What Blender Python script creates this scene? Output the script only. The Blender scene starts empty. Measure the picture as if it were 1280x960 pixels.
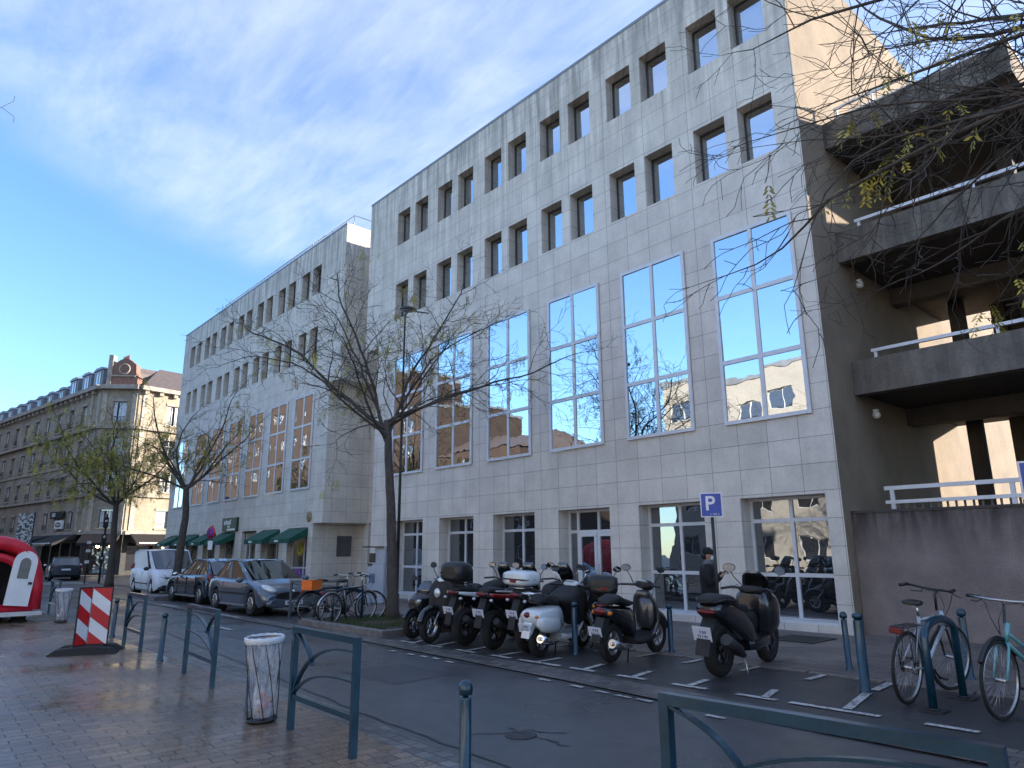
import bpy, bmesh, math, random
from mathutils import Vector, Matrix, noise
PI = math.pi
sc = bpy.context.scene
C = sc.collection
rnd = random.Random(7)

# ------------------------------------------------------------------ helpers
class MB:
    def __init__(self, M=None):
        self.v = []; self.f = []; self.s = []; self.M = M or Matrix.Identity(4)
    def add(self, vs, fs, smooth=False):
        n = len(self.v); M = self.M
        self.v += [tuple(M @ Vector(p)) for p in vs]
        self.f += [tuple(n + i for i in f) for f in fs]
        self.s += [smooth] * len(fs)
        return self
    def box(self, x0, x1, y0, y1, z0, z1):
        return self.add([(x0,y0,z0),(x1,y0,z0),(x1,y1,z0),(x0,y1,z0),(x0,y0,z1),(x1,y0,z1),(x1,y1,z1),(x0,y1,z1)],
            [(0,3,2,1),(4,5,6,7),(0,1,5,4),(1,2,6,5),(2,3,7,6),(3,0,4,7)])
    def cbox(self, c, s, rz=0, rx=0, ry=0, bev=0):
        o = self.M
        self.M = o @ Matrix.Translation(c) @ Matrix.Rotation(rz,4,'Z') @ Matrix.Rotation(ry,4,'Y') @ Matrix.Rotation(rx,4,'X')
        x, y, z = s[0]/2, s[1]/2, s[2]/2
        if bev:
            b = bev
            rings = []
            for zz, k in ((-z, b), (-z+b, 0), (z-b, 0), (z, b)):
                xx, yy = x-k, y-k
                rings.append([(xx,yy-b,zz),(xx-b,yy,zz),(-xx+b,yy,zz),(-xx,yy-b,zz),(-xx,-yy+b,zz),(-xx+b,-yy,zz),(xx-b,-yy,zz),(xx,-yy+b,zz)])
            self.loft(rings, smooth=False)
        else:
            self.box(-x,x,-y,y,-z,z)
        self.M = o
        return self
    def loft(self, rings, smooth=True, caps=True, closed=True):
        n = len(rings[0]); vs = [p for r in rings for p in r]; fs = []
        for i in range(len(rings)-1):
            for j in range(n if closed else n-1):
                a = i*n+j; b = i*n+(j+1) % n
                fs.append((a, b, b+n, a+n))
        self.add(vs, fs, smooth)
        if caps:
            self.add(rings[0], [tuple(range(n))[::-1]], False)
            self.add(rings[-1], [tuple(range(n))], False)
        return self
    def tube(self, pts, r, n=8, caps=True, smooth=True):
        pts = [Vector(p) for p in pts]
        rs = r if isinstance(r, (list, tuple)) else [r]*len(pts)
        rings = []; up = None
        for i, p in enumerate(pts):
            d = (pts[min(i+1, len(pts)-1)] - pts[max(i-1, 0)])
            if d.length < 1e-9: d = Vector((0,0,1))
            d.normalize()
            if up is None:
                a = Vector((0,0,1)) if abs(d.z) < .9 else Vector((1,0,0))
                up = d.cross(a).normalized()
            else:
                up = (up - d*up.dot(d))
                up = up.normalized() if up.length > 1e-6 else d.orthogonal().normalized()
            w = d.cross(up)
            rings.append([tuple(p + (up*math.cos(t*2*PI/n) + w*math.sin(t*2*PI/n))*rs[i]) for t in range(n)])
        return self.loft(rings, smooth, caps)
    def lathe(self, prof, c=(0,0,0), n=16, axis='Z', smooth=True, caps=True):
        o = self.M
        R = {'Z': Matrix.Identity(4), 'X': Matrix.Rotation(PI/2,4,'Y'), 'Y': Matrix.Rotation(-PI/2,4,'X')}[axis]
        self.M = o @ Matrix.Translation(c) @ R
        rings = [[(max(r,1e-4)*math.cos(2*PI*k/n), max(r,1e-4)*math.sin(2*PI*k/n), z) for k in range(n)] for r, z in prof]
        self.loft(rings, smooth, caps)
        self.M = o
        return self
    def sph(self, c, r, n=12, m=8):
        rx, ry, rz = r if isinstance(r, (tuple, list)) else (r,r,r)
        rings = []
        for i in range(m+1):
            a = -PI/2 + PI*i/m; k = max(math.cos(a), 1e-3)
            rings.append([(c[0]+rx*k*math.cos(2*PI*j/n), c[1]+ry*k*math.sin(2*PI*j/n), c[2]+rz*math.sin(a)) for j in range(n)])
        return self.loft(rings, True, False)
    def torus(self, c, R, r, axis='Y', n=28, m=8, a0=0, a1=2*PI, sq=1.0):
        full = abs(a1-a0-2*PI) < 1e-6
        rings = []
        for i in range(n+1):
            a = a0 + (a1-a0)*i/n
            ring = []
            for j in range(m):
                b = 2*PI*j/m; rr = R + r*math.cos(b); h = r*sq*math.sin(b)
                p = (rr*math.cos(a), h, rr*math.sin(a)) if axis == 'Y' else ((h, rr*math.cos(a), rr*math.sin(a)) if axis == 'X' else (rr*math.cos(a), rr*math.sin(a), h))
                ring.append((c[0]+p[0], c[1]+p[1], c[2]+p[2]))
            rings.append(ring)
        return self.loft(rings, True, not full)
    def extr(self, poly, vec, smooth=False):
        n = len(poly); vec = Vector(vec)
        a = [Vector(p) for p in poly]; b = [p+vec for p in a]
        return self.add([tuple(p) for p in a+b], [tuple(range(n))[::-1], tuple(range(n, 2*n))] + [(i, (i+1) % n, (i+1) % n+n, i+n) for i in range(n)], smooth)

def link(o, parent=None):
    C.objects.link(o)
    if parent: o.parent = parent
    return o
def build(name, mb, mat, parent=None, label=None, sub=False):
    me = bpy.data.meshes.new(name)
    me.from_pydata(mb.v, [], mb.f)
    me.polygons.foreach_set('use_smooth', mb.s)
    bm = bmesh.new(); bm.from_mesh(me)
    bmesh.ops.remove_doubles(bm, verts=bm.verts, dist=1e-5)
    bmesh.ops.recalc_face_normals(bm, faces=bm.faces)
    bm.to_mesh(me); bm.free()
    for m in (mat if isinstance(mat, (list, tuple)) else [mat]): me.materials.append(m)
    o = bpy.data.objects.new(name, me)
    if label: o['label'] = label
    return link(o, parent)
def raw(name, mb, mat, parent=None):
    me = bpy.data.meshes.new(name); me.from_pydata(mb.v, [], mb.f)
    me.polygons.foreach_set('use_smooth', mb.s); me.materials.append(mat)
    return link(bpy.data.objects.new(name, me), parent)
def thing(name, label, cat, loc=(0,0,0), rz=0, group=None):
    o = bpy.data.objects.new(name, None); o.empty_display_size = .2
    o.location = loc; o.rotation_euler = (0,0,rz); o['label'] = label; o['category'] = cat
    if group: o['group'] = group
    return link(o)
def tag(o, label, cat, group=None):
    o['label'] = label; o['category'] = cat
    if group: o['group'] = group
    return o
def struct(o): o['kind'] = 'structure'; return o
def kids(o): return [c for c in bpy.data.objects if c.parent == o]
def dup(o, loc, rz, label, parent=None):
    def cp(a, par):
        b = a.copy(); C.objects.link(b); b.parent = par
        for k in kids(a): cp(k, b)
        return b
    ks = cp(o, parent); ks.location = loc; ks.rotation_euler = (0,0,rz); ks['label'] = label
    return ks
def text(name, body, size, M, mat, parent, ext=.004, align='CENTER', bold=0):
    cu = bpy.data.curves.new(name, 'FONT'); cu.body = body; cu.size = size; cu.extrude = ext
    cu.align_x = align; cu.align_y = 'CENTER'; cu.offset = bold
    cu.materials.append(mat)
    tmp = bpy.data.objects.new(name, cu); C.objects.link(tmp)
    dg = bpy.context.evaluated_depsgraph_get()
    me = bpy.data.meshes.new_from_object(tmp.evaluated_get(dg))
    bpy.data.objects.remove(tmp)
    me.transform(M); me.name = name
    if not me.materials: me.materials.append(mat)
    return link(bpy.data.objects.new(name, me), parent)
def frame(O, U):      # local (s along U, d into the wall, z up) -> world
    U = Vector((U[0], U[1], 0)).normalized(); I = Vector((-U.y, U.x, 0))
    M = Matrix.Identity(4)
    for i in range(3): M[i][0] = U[i]; M[i][1] = I[i]; M[i][2] = (0,0,1)[i]; M[i][3] = (tuple(O)+(0,))[i] if len(O) == 2 else O[i]
    return M

# ------------------------------------------------------------------ materials
def newmat(name):
    m = bpy.data.materials.new(name); m.use_nodes = True
    nt = m.node_tree; b = nt.nodes['Principled BSDF']
    return m, nt, b
def N(nt, t, **k):
    n = nt.nodes.new(t)
    for a, v in k.items():
        if a.startswith('i_'): n.inputs[a[2:].replace('_', ' ')].default_value = v
        else: setattr(n, a, v)
    return n
def ramp(nt, src, stops):
    r = nt.nodes.new('ShaderNodeValToRGB'); nt.links.new(src, r.inputs[0])
    e = r.color_ramp.elements
    while len(e) < len(stops): e.new(.5)
    for i, (p, c) in enumerate(stops):
        e[i].position = p; e[i].color = (c, c, c, 1) if isinstance(c, (int, float)) else (*c, 1)
    return r.outputs[0]
def mixc(nt, fac, a, b, mode='MIX'):
    m = nt.nodes.new('ShaderNodeMix'); m.data_type = 'RGBA'; m.blend_type = mode
    for s, v in ((m.inputs[0], fac), (m.inputs[6], a), (m.inputs[7], b)):
        if hasattr(v, 'links') or hasattr(v, 'is_linked'): nt.links.new(v, s)
        elif isinstance(v, (tuple, list)): s.default_value = (*v, 1) if len(v) == 3 else v
        else: s.default_value = v
    return m.outputs[2]
def mth(nt, op, a, b=None, clamp=False):
    m = nt.nodes.new('ShaderNodeMath'); m.operation = op; m.use_clamp = clamp
    for i, v in enumerate((a, b)):
        if v is None: continue
        if hasattr(v, 'is_linked'): nt.links.new(v, m.inputs[i])
        else: m.inputs[i].default_value = v
    return m.outputs[0]
def coords(nt, kind='Object', scale=(1,1,1), rot=(0,0,0)):
    tc = nt.nodes.new('ShaderNodeTexCoord'); mp = nt.nodes.new('ShaderNodeMapping')
    nt.links.new(tc.outputs[kind], mp.inputs[0]); mp.inputs['Scale'].default_value = scale; mp.inputs['Rotation'].default_value = rot
    return mp.outputs[0]
def noi(nt, vec, scale, detail=4, rough=.55, dist=0):
    n = nt.nodes.new('ShaderNodeTexNoise'); nt.links.new(vec, n.inputs['Vector'])
    n.inputs['Scale'].default_value = scale; n.inputs['Detail'].default_value = detail; n.inputs['Roughness'].default_value = rough; n.inputs['Distortion'].default_value = dist
    return n.outputs[0]
def bump(nt, b, h, strength, dist=.01):
    n = nt.nodes.new('ShaderNodeBump'); nt.links.new(h, n.inputs['Height']); n.inputs['Strength'].default_value = strength; n.inputs['Distance'].default_value = dist
    nt.links.new(n.outputs[0], b.inputs['Normal'])
def mat(name, col, rough=.6, metal=0, var=.15, scale=3, bmp=0, bscale=40, coat=0, spec=None):
    m, nt, b = newmat(name)
    v = coords(nt); f = noi(nt, v, scale, 5)
    lo = tuple(c*(1-var) for c in col); hi = tuple(min(1, c*(1+var)) for c in col)
    nt.links.new(ramp(nt, f, [(.3, lo), (.7, hi)]), b.inputs['Base Color'])
    f2 = noi(nt, v, scale*3, 3)
    if coat: b.inputs['Roughness'].default_value = rough
    else: nt.links.new(ramp(nt, f2, [(.3, max(0, rough-.06)), (.7, min(1, rough+.08))]), b.inputs['Roughness'])
    b.inputs['Metallic'].default_value = metal
    if coat: b.inputs['Coat Weight'].default_value = coat; b.inputs['Coat Roughness'].default_value = .05
    if spec is not None: b.inputs['Specular IOR Level'].default_value = spec
    if bmp: bump(nt, b, noi(nt, v, bscale, 4), bmp)
    return m

def mat_panels():
    # stone-faced panels, stack bonded, weathered by rain from the parapet down
    m, nt, b = newmat('facade_panels')
    tc = N(nt, 'ShaderNodeTexCoord'); sp = N(nt, 'ShaderNodeSeparateXYZ'); nt.links.new(tc.outputs['Object'], sp.inputs[0])
    xy = mth(nt, 'ADD', sp.outputs[0], sp.outputs[1])
    cb = N(nt, 'ShaderNodeCombineXYZ'); nt.links.new(xy, cb.inputs[0]); nt.links.new(sp.outputs[2], cb.inputs[1])
    br = N(nt, 'ShaderNodeTexBrick', offset=0.0, squash=1.0)
    nt.links.new(cb.outputs[0], br.inputs['Vector'])
    for k, v in (('Scale', 1), ('Mortar Size', .006), ('Mortar Smooth', .3), ('Brick Width', .725), ('Row Height', .565), ('Bias', 0)): br.inputs[k].default_value = v
    br.inputs['Color1'].default_value = (.70, .655, .585, 1); br.inputs['Color2'].default_value = (.645, .605, .54, 1); br.inputs['Mortar'].default_value = (.20, .185, .17, 1)
    v = tc.outputs['Object']
    blot = ramp(nt, noi(nt, v, 1.1, 6, .62), [(.3, .82), (.62, 1.05)])
    fine = ramp(nt, noi(nt, v, 14, 5, .7), [(.3, .9), (.7, 1.05)])
    mp = N(nt, 'ShaderNodeMapping'); nt.links.new(cb.outputs[0], mp.inputs[0]); mp.inputs['Scale'].default_value = (5, .35, 1)
    streak = noi(nt, mp.outputs[0], 1.0, 5, .6)
    hgt = N(nt, 'ShaderNodeMapRange'); nt.links.new(sp.outputs[2], hgt.inputs[0]); hgt.inputs[1].default_value = 11.5; hgt.inputs[2].default_value = 16.8
    st = mth(nt, 'MULTIPLY', ramp(nt, streak, [(.36, 0), (.68, 1)]), mth(nt, 'ADD', mth(nt, 'MULTIPLY', hgt.outputs[0], .85), .09))
    c = mixc(nt, 1, br.outputs[0], blot, 'MULTIPLY'); c = mixc(nt, 1, c, fine, 'MULTIPLY')
    c = mixc(nt, st, c, (.19, .18, .16))
    nt.links.new(c, b.inputs['Base Color']); b.inputs['Roughness'].default_value = .75
    h = mth(nt, 'ADD', mth(nt, 'MULTIPLY', br.outputs['Fac'], -1.0), mth(nt, 'MULTIPLY', fine, .25))
    bump(nt, b, h, .5, .008)
    return m
def mat_render(name, col, dark, top=None, s=1.2, bs=55, bst=.9):
    m, nt, b = newmat(name)
    v = coords(nt)
    f = noi(nt, v, s, 7, .65); g = noi(nt, v, bs, 4, .7)
    c = mixc(nt, ramp(nt, f, [(.35, 0), (.7, 1)]), dark, col)
    c = mixc(nt, 1, c, ramp(nt, g, [(.25, .72), (.75, 1.15)]), 'MULTIPLY')
    if top:
        tc = N(nt, 'ShaderNodeTexCoord'); sp = N(nt, 'ShaderNodeSeparateXYZ'); nt.links.new(tc.outputs['Object'], sp.inputs[0])
        mr = N(nt, 'ShaderNodeMapRange'); nt.links.new(sp.outputs[2], mr.inputs[0]); mr.inputs[1].default_value = top[0]; mr.inputs[2].default_value = top[1]
        mp = coords(nt, 'Object', (3, 3, .5)); s2 = ramp(nt, noi(nt, mp, 1.3, 6, .65), [(.3, 0), (.6, 1)])
        c = mixc(nt, mth(nt, 'MULTIPLY', mr.outputs[0], s2, True), c, tuple(x*.28 for x in dark))
    nt.links.new(c, b.inputs['Base Color']); b.inputs['Roughness'].default_value = .9
    bump(nt, b, mth(nt, 'ADD', g, mth(nt, 'MULTIPLY', f, .5)), bst, .02)
    return m
def mat_glass(name, refl=.75, tint=(.02,.025,.03), wav=.012, rough=.01):
    m = bpy.data.materials.new(name); m.use_nodes = True; nt = m.node_tree; nt.nodes.clear()
    out = N(nt, 'ShaderNodeOutputMaterial'); gl = N(nt, 'ShaderNodeBsdfGlossy'); gl.inputs['Roughness'].default_value = rough
    gl.inputs['Color'].default_value = (.86, .9, .93, 1)
    df = N(nt, 'ShaderNodeBsdfDiffuse'); df.inputs['Color'].default_value = (*tint, 1)
    lw = N(nt, 'ShaderNodeLayerWeight'); lw.inputs['Blend'].default_value = .35
    f = mth(nt, 'ADD', mth(nt, 'MULTIPLY', lw.outputs['Fresnel'], 1-refl), refl, True)
    mx = N(nt, 'ShaderNodeMixShader'); nt.links.new(f, mx.inputs[0]); nt.links.new(df.outputs[0], mx.inputs[1]); nt.links.new(gl.outputs[0], mx.inputs[2])
    v = coords(nt); bp = N(nt, 'ShaderNodeBump'); bp.inputs['Strength'].default_value = wav; bp.inputs['Distance'].default_value = 1.0
    nt.links.new(noi(nt, v, 1.3, 2, .4), bp.inputs['Height']); nt.links.new(bp.outputs[0], gl.inputs['Normal'])
    nt.links.new(mx.outputs[0], out.inputs[0])
    return m
def mat_clear(name, refl=.12, tint=(.75,.8,.8)):
    m = bpy.data.materials.new(name); m.use_nodes = True; nt = m.node_tree; nt.nodes.clear()
    out = N(nt, 'ShaderNodeOutputMaterial'); gl = N(nt, 'ShaderNodeBsdfGlossy'); gl.inputs['Roughness'].default_value = .01
    tr = N(nt, 'ShaderNodeBsdfTransparent'); tr.inputs['Color'].default_value = (*tint, 1)
    lw = N(nt, 'ShaderNodeLayerWeight'); lw.inputs['Blend'].default_value = .3
    f = mth(nt, 'ADD', mth(nt, 'MULTIPLY', lw.outputs['Fresnel'], 1-refl), refl, True)
    mx = N(nt, 'ShaderNodeMixShader'); nt.links.new(f, mx.inputs[0]); nt.links.new(tr.outputs[0], mx.inputs[1]); nt.links.new(gl.outputs[0], mx.inputs[2])
    nt.links.new(mx.outputs[0], out.inputs[0])
    return m
def mat_emit(name, col, st):
    m, nt, b = newmat(name); b.inputs['Base Color'].default_value = (*col, 1)
    b.inputs['Emission Color'].default_value = (*col, 1); b.inputs['Emission Strength'].default_value = st
    return m
def mat_paver(name, c1, c2, mortar, w, h, rot, wet=(.12,.5), off=.5, bst=.6, wetscale=.6):
    m, nt, b = newmat(name)
    v = coords(nt, 'Object', (1,1,1), (0,0,rot))
    vd = N(nt, 'ShaderNodeVectorMath', operation='ADD'); nt.links.new(v, vd.inputs[0])
    nz = N(nt, 'ShaderNodeTexNoise'); nt.links.new(v, nz.inputs['Vector']); nz.inputs['Scale'].default_value = 2.5
    sc_ = N(nt, 'ShaderNodeVectorMath', operation='SCALE'); nt.links.new(nz.outputs['Color'], sc_.inputs[0]); sc_.inputs['Scale'].default_value = .03
    nt.links.new(sc_.outputs[0], vd.inputs[1])
    br = N(nt, 'ShaderNodeTexBrick', offset=off); nt.links.new(vd.outputs[0], br.inputs['Vector'])
    for k, x in (('Scale', 1), ('Mortar Size', .006), ('Mortar Smooth', .4), ('Brick Width', w), ('Row Height', h)): br.inputs[k].default_value = x
    br.inputs['Color1'].default_value = (*c1, 1); br.inputs['Color2'].default_value = (*c2, 1); br.inputs['Mortar'].default_value = (*mortar, 1)
    f = noi(nt, v, .5, 5, .6); g = noi(nt, v, 30, 4, .7); big = noi(nt, v, wetscale, 5, .6, .6)
    c = mixc(nt, 1, br.outputs[0], ramp(nt, f, [(.3, .65), (.7, 1.25)]), 'MULTIPLY')
    c = mixc(nt, 1, c, ramp(nt, g, [(.3, .75), (.7, 1.2)]), 'MULTIPLY')
    nt.links.new(c, b.inputs['Base Color'])
    r = ramp(nt, big, [(.38, wet[0]), (.62, wet[1])])
    r = mth(nt, 'ADD', r, mth(nt, 'MULTIPLY', g, .12))
    nt.links.new(r, b.inputs['Roughness'])
    hgt = mth(nt, 'ADD', mth(nt, 'MULTIPLY', br.outputs['Fac'], -1.0), mth(nt, 'MULTIPLY', noi(nt, v, 9, 3, .6), .5))
    bump(nt, b, hgt, bst, .004)
    return m
def mat_asphalt(name, col=.05, wet=(.3,.6)):
    m, nt, b = newmat(name)
    v = coords(nt)
    g = noi(nt, v, 130, 3, .8); f = noi(nt, v, .35, 6, .6, .4); e = noi(nt, v, 5, 5, .6)
    c = mixc(nt, 1, (col, col*1.0, col*1.03), ramp(nt, g, [(.3, .55), (.72, 1.75)]), 'MULTIPLY')
    c = mixc(nt, 1, c, ramp(nt, f, [(.35, .72), (.65, 1.2)]), 'MULTIPLY')
    c = mixc(nt, 1, c, ramp(nt, e, [(.35, .88), (.65, 1.1)]), 'MULTIPLY')
    nt.links.new(c, b.inputs['Base Color'])
    nt.links.new(ramp(nt, f, [(.35, wet[0]), (.62, wet[1])]), b.inputs['Roughness'])
    bump(nt, b, g, .5, .004)
    return m
def mat_bark():
    m, nt, b = newmat('tree_bark')
    v = coords(nt, 'Object', (1,1,.25))
    f = noi(nt, v, 22, 5, .7)
    nt.links.new(ramp(nt, f, [(.3, (.028,.024,.020)), (.7, (.10,.088,.075))]), b.inputs['Base Color'])
    b.inputs['Roughness'].default_value = .9; bump(nt, b, f, .8, .02)
    return m
def mat_leaf(name, a, c):
    m, nt, b = newmat(name)
    oi = coords(nt); f = noi(nt, oi, 1.7, 3)
    nt.links.new(ramp(nt, f, [(.35, a), (.65, c)]), b.inputs['Base Color'])
    b.inputs['Roughness'].default_value = .6
    try:
        b.inputs['Transmission Weight'].default_value = 0
    except Exception: pass
    return m
MT = {}
MT['panels'] = mat_panels()
MT['tan'] = mat_render('tan_roughcast', (.33,.255,.18), (.21,.165,.12), None, .7, 40, .9)
MT['lowwall'] = mat_render('grey_roughcast', (.30,.255,.235), (.19,.16,.15), (1.45, 2.3), 1.3, 38, 1.0)
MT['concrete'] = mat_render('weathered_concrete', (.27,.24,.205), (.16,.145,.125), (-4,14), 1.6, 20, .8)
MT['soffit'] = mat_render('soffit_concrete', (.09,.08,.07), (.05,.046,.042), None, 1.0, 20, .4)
MT['glass'] = mat_glass('window_glass', .66, wav=.004)
MT['glass2'] = mat_glass('window_glass_dark', .30, (.022,.024,.026), .006)
MT['farglass'] = mat_glass('far_window_glass', .25, (.03,.03,.035), .03, .05)
MT['white_frame'] = mat('white_aluminium', (.62,.64,.67), .4, 0, .06, 4)
MT['dark_frame'] = mat('dark_aluminium', (.05,.045,.04), .4, .3, .1)
MT['roofing'] = mat('flat_roofing', (.14,.14,.14), .85)
MT['stone'] = mat_render('old_limestone', (.46,.385,.285), (.26,.22,.165), None, .5, 6, .5)
MT['stone2'] = mat('cornice_stone', (.34,.30,.25), .8, 0, .25, 2, .3)
MT['zinc'] = mat('zinc_roof', (.22,.24,.27), .5, .2, .2, 2)
MT['slate'] = mat('slate_roof', (.11,.085,.075), .6, 0, .3, 4)
MT['redbrick'] = mat('red_brick_trim', (.21,.115,.085), .8, 0, .3, 6)
MT['shutter'] = mat('pale_shutter', (.55,.56,.56), .55, 0, .1)
MT['awn_black'] = mat('black_canvas', (.014,.012,.013), .8, 0, .2)
MT['awn_green'] = mat('green_canvas', (.004,.07,.045), .75, 0, .2, 5)
MT['white'] = mat('white_paint', (.75,.76,.77), .4, 0, .05)
MT['signgreen'] = mat('dark_green_sign', (.008,.05,.035), .4, 0, .1)
MT['beige'] = mat('beige_blind', (.42,.36,.28), .8, 0, .2, 3)
MT['black'] = mat('black_plastic', (.012,.012,.013), .35, 0, .2)
MT['blackm'] = mat('matt_black', (.015,.015,.016), .7, 0, .2)
MT['rubber'] = mat('tyre_rubber', (.014,.014,.014), .8, 0, .2, 10)
MT['steel'] = mat('brushed_steel', (.5,.5,.5), .3, .95, .1)
MT['chrome'] = mat('chrome', (.8,.8,.8), .08, 1, .03)
MT['teal'] = mat('teal_enamel', (.004,.040,.070), .3, 0, .3, 9, .1, 60, .3)
MT['lampblack'] = mat('lamp_black', (.02,.02,.022), .5)
MT['signblue'] = mat('sign_blue', (.008,.055,.36), .35, 0, .06)
MT['red'] = mat('signal_red', (.55,.015,.02), .4, 0, .1)
MT['redvinyl'] = mat('red_vinyl', (.60,.015,.035), .42, 0, .2, 2, .5, 5)
MT['bark'] = mat_bark()
MT['leafy'] = mat_leaf('yellow_leaf', (.40,.33,.04), (.20,.21,.035))
MT['leafg'] = mat_leaf('olive_leaf', (.40,.34,.05), (.19,.20,.035))
MT['grass'] = mat('grass_green', (.045,.075,.02), .8, 0, .4, 20)
MT['kerb'] = mat('granite_kerb', (.15,.14,.135), .5, 0, .3, 8, .3, 60)
def mat_line():
    m, nt, b = newmat('road_paint'); v = coords(nt); f = noi(nt, v, 28, 6, .75); g = noi(nt, v, 3, 3)
    k = mth(nt, 'ADD', f, mth(nt, 'MULTIPLY', mth(nt, 'SUBTRACT', g, .5), .35))
    nt.links.new(ramp(nt, k, [(.40, (.07,.07,.07)), (.52, (.50,.50,.48))]), b.inputs['Base Color']); b.inputs['Roughness'].default_value = .5
    return m
MT['linepaint'] = mat_line()
MT['plate'] = mat('number_plate', (.62,.66,.74), .35, 0, .04)
MT['text'] = mat('black_text', (.01,.01,.012), .5)
MT['textblue'] = mat('blue_grey_text', (.12,.16,.28), .5)
MT['amber'] = mat('amber_lens', (.6,.2,.02), .2)
MT['redlens'] = mat('red_lens', (.14,.006,.01), .2, 0, .1)
MT['headlens'] = mat('headlight_lens', (.55,.6,.64), .12, .3, .1, coat=1)
MT['carglass'] = mat_glass('car_glass', .10, (.010,.012,.012), .001)
MT['mirror'] = mat('mirror_glass', (.85,.88,.9), .03, 1, .02)
# ------------------------------------------------------------------ camera, light, sky
cam = bpy.data.cameras.new('camera'); co = bpy.data.objects.new('camera', cam); C.objects.link(co); sc.camera = co
r_, u_, f_ = Vector((0.66326163,0.74835862,-0.00658748)), Vector((0.177582,-0.14882586,0.97278749)), Vector((-0.72701351,0.64638243,0.2316055))
Mc = Matrix.Identity(4)
for i in range(3): Mc[i][0] = r_[i]; Mc[i][1] = u_[i]; Mc[i][2] = -f_[i]
Mc[2][3] = 1.65
co.matrix_world = Mc
cam.sensor_width = 36; cam.lens = 36*874.94/1280; cam.clip_start = .05; cam.clip_end = 3000
SUN = Vector((.55, .80, .235)).normalized()
el = math.asin(SUN.z); az = math.atan2(SUN.x, SUN.y)
sd = bpy.data.lights.new('sun', 'SUN'); sd.energy = 4.0; sd.angle = math.radians(.53); sd.color = (1, .89, .75)
so = bpy.data.objects.new('sun', sd); C.objects.link(so); so.rotation_euler = SUN.to_track_quat('Z', 'Y').to_euler()
w = bpy.data.worlds.new('World'); sc.world = w; w.use_nodes = True
nt = w.node_tree; bg = nt.nodes['Background']; bg.inputs[1].default_value = .13
sky = nt.nodes.new('ShaderNodeTexSky'); sky.sky_type = 'NISHITA'; sky.sun_disc = False
sky.sun_elevation = el; sky.sun_rotation = az; sky.air_density = 1.0; sky.dust_density = .15; sky.ozone_density = 2.2
tc = nt.nodes.new('ShaderNodeTexCoord'); sp = nt.nodes.new('ShaderNodeSeparateXYZ'); nt.links.new(tc.outputs['Generated'], sp.inputs[0])
zc = mth(nt, 'MAXIMUM', sp.outputs[2], .03)
qx = mth(nt, 'DIVIDE', sp.outputs[0], zc); qy = mth(nt, 'DIVIDE', sp.outputs[1], zc)
q = nt.nodes.new('ShaderNodeCombineXYZ'); nt.links.new(qx, q.inputs[0]); nt.links.new(qy, q.inputs[1])
# signed distance to the edge of the cirrus deck (a straight front crossing the sky)
e1 = mth(nt, 'ADD', mth(nt, 'MULTIPLY', mth(nt, 'ADD', qx, 2.04), .87), mth(nt, 'MULTIPLY', mth(nt, 'SUBTRACT', qy, .09), .5))
wob = noi(nt, q.outputs[0], .9, 3)
e1 = mth(nt, 'ADD', e1, mth(nt, 'MULTIPLY', mth(nt, 'SUBTRACT', wob, .5), .35))
edge = N(nt, 'ShaderNodeMapRange', interpolation_type='SMOOTHSTEP'); nt.links.new(e1, edge.inputs[0]); edge.inputs[1].default_value = -.06; edge.inputs[2].default_value = .32
mp = N(nt, 'ShaderNodeMapping'); nt.links.new(q.outputs[0], mp.inputs[0]); mp.inputs['Rotation'].default_value = (0,0,.9); mp.inputs['Scale'].default_value = (1.1, 2.6, 1)
c1 = noi(nt, mp.outputs[0], 1.5, 9, .62, .35)
c2 = noi(nt, q.outputs[0], .9, 5, .55, .2)
mp3 = N(nt, 'ShaderNodeMapping'); nt.links.new(q.outputs[0], mp3.inputs[0]); mp3.inputs['Rotation'].default_value = (0,0,.35); mp3.inputs['Scale'].default_value = (2.2, 9, 1)
c3 = noi(nt, mp3.outputs[0], 1.6, 6, .6, .5)
dens = mth(nt, 'ADD', mth(nt, 'MULTIPLY', ramp(nt, c1, [(.38, 0), (.72, 1)]), .62), mth(nt, 'MULTIPLY', ramp(nt, c2, [(.35, 0), (.7, 1)]), .42))
dens = mth(nt, 'ADD', dens, mth(nt, 'MULTIPLY', ramp(nt, c3, [(.42, 0), (.75, 1)]), .25))
dens = mth(nt, 'ADD', dens, .1)
dens = mth(nt, 'MULTIPLY', dens, edge.outputs[0], True)
dens = mth(nt, 'MULTIPLY', dens, .58, True)
skyc = mixc(nt, 1, sky.outputs[0], (.60, .735, .93), 'MULTIPLY')
cl = mixc(nt, dens, skyc, (2.15, 2.4, 3.05))
nt.links.new(cl, bg.inputs[0])
sc.view_settings.view_transform = 'Standard'; sc.view_settings.look = 'None'; sc.view_settings.gamma = 1
sc.view_settings.use_curve_mapping = False; sc.view_settings.exposure = 1.88
sc.render.film_transparent = False
try:
    sc.cycles.use_denoising = True; sc.cycles.max_bounces = 6; sc.cycles.transparent_max_bounces = 12
    sc.cycles.caustics_reflective = False; sc.cycles.caustics_refractive = False
except Exception: pass

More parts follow.
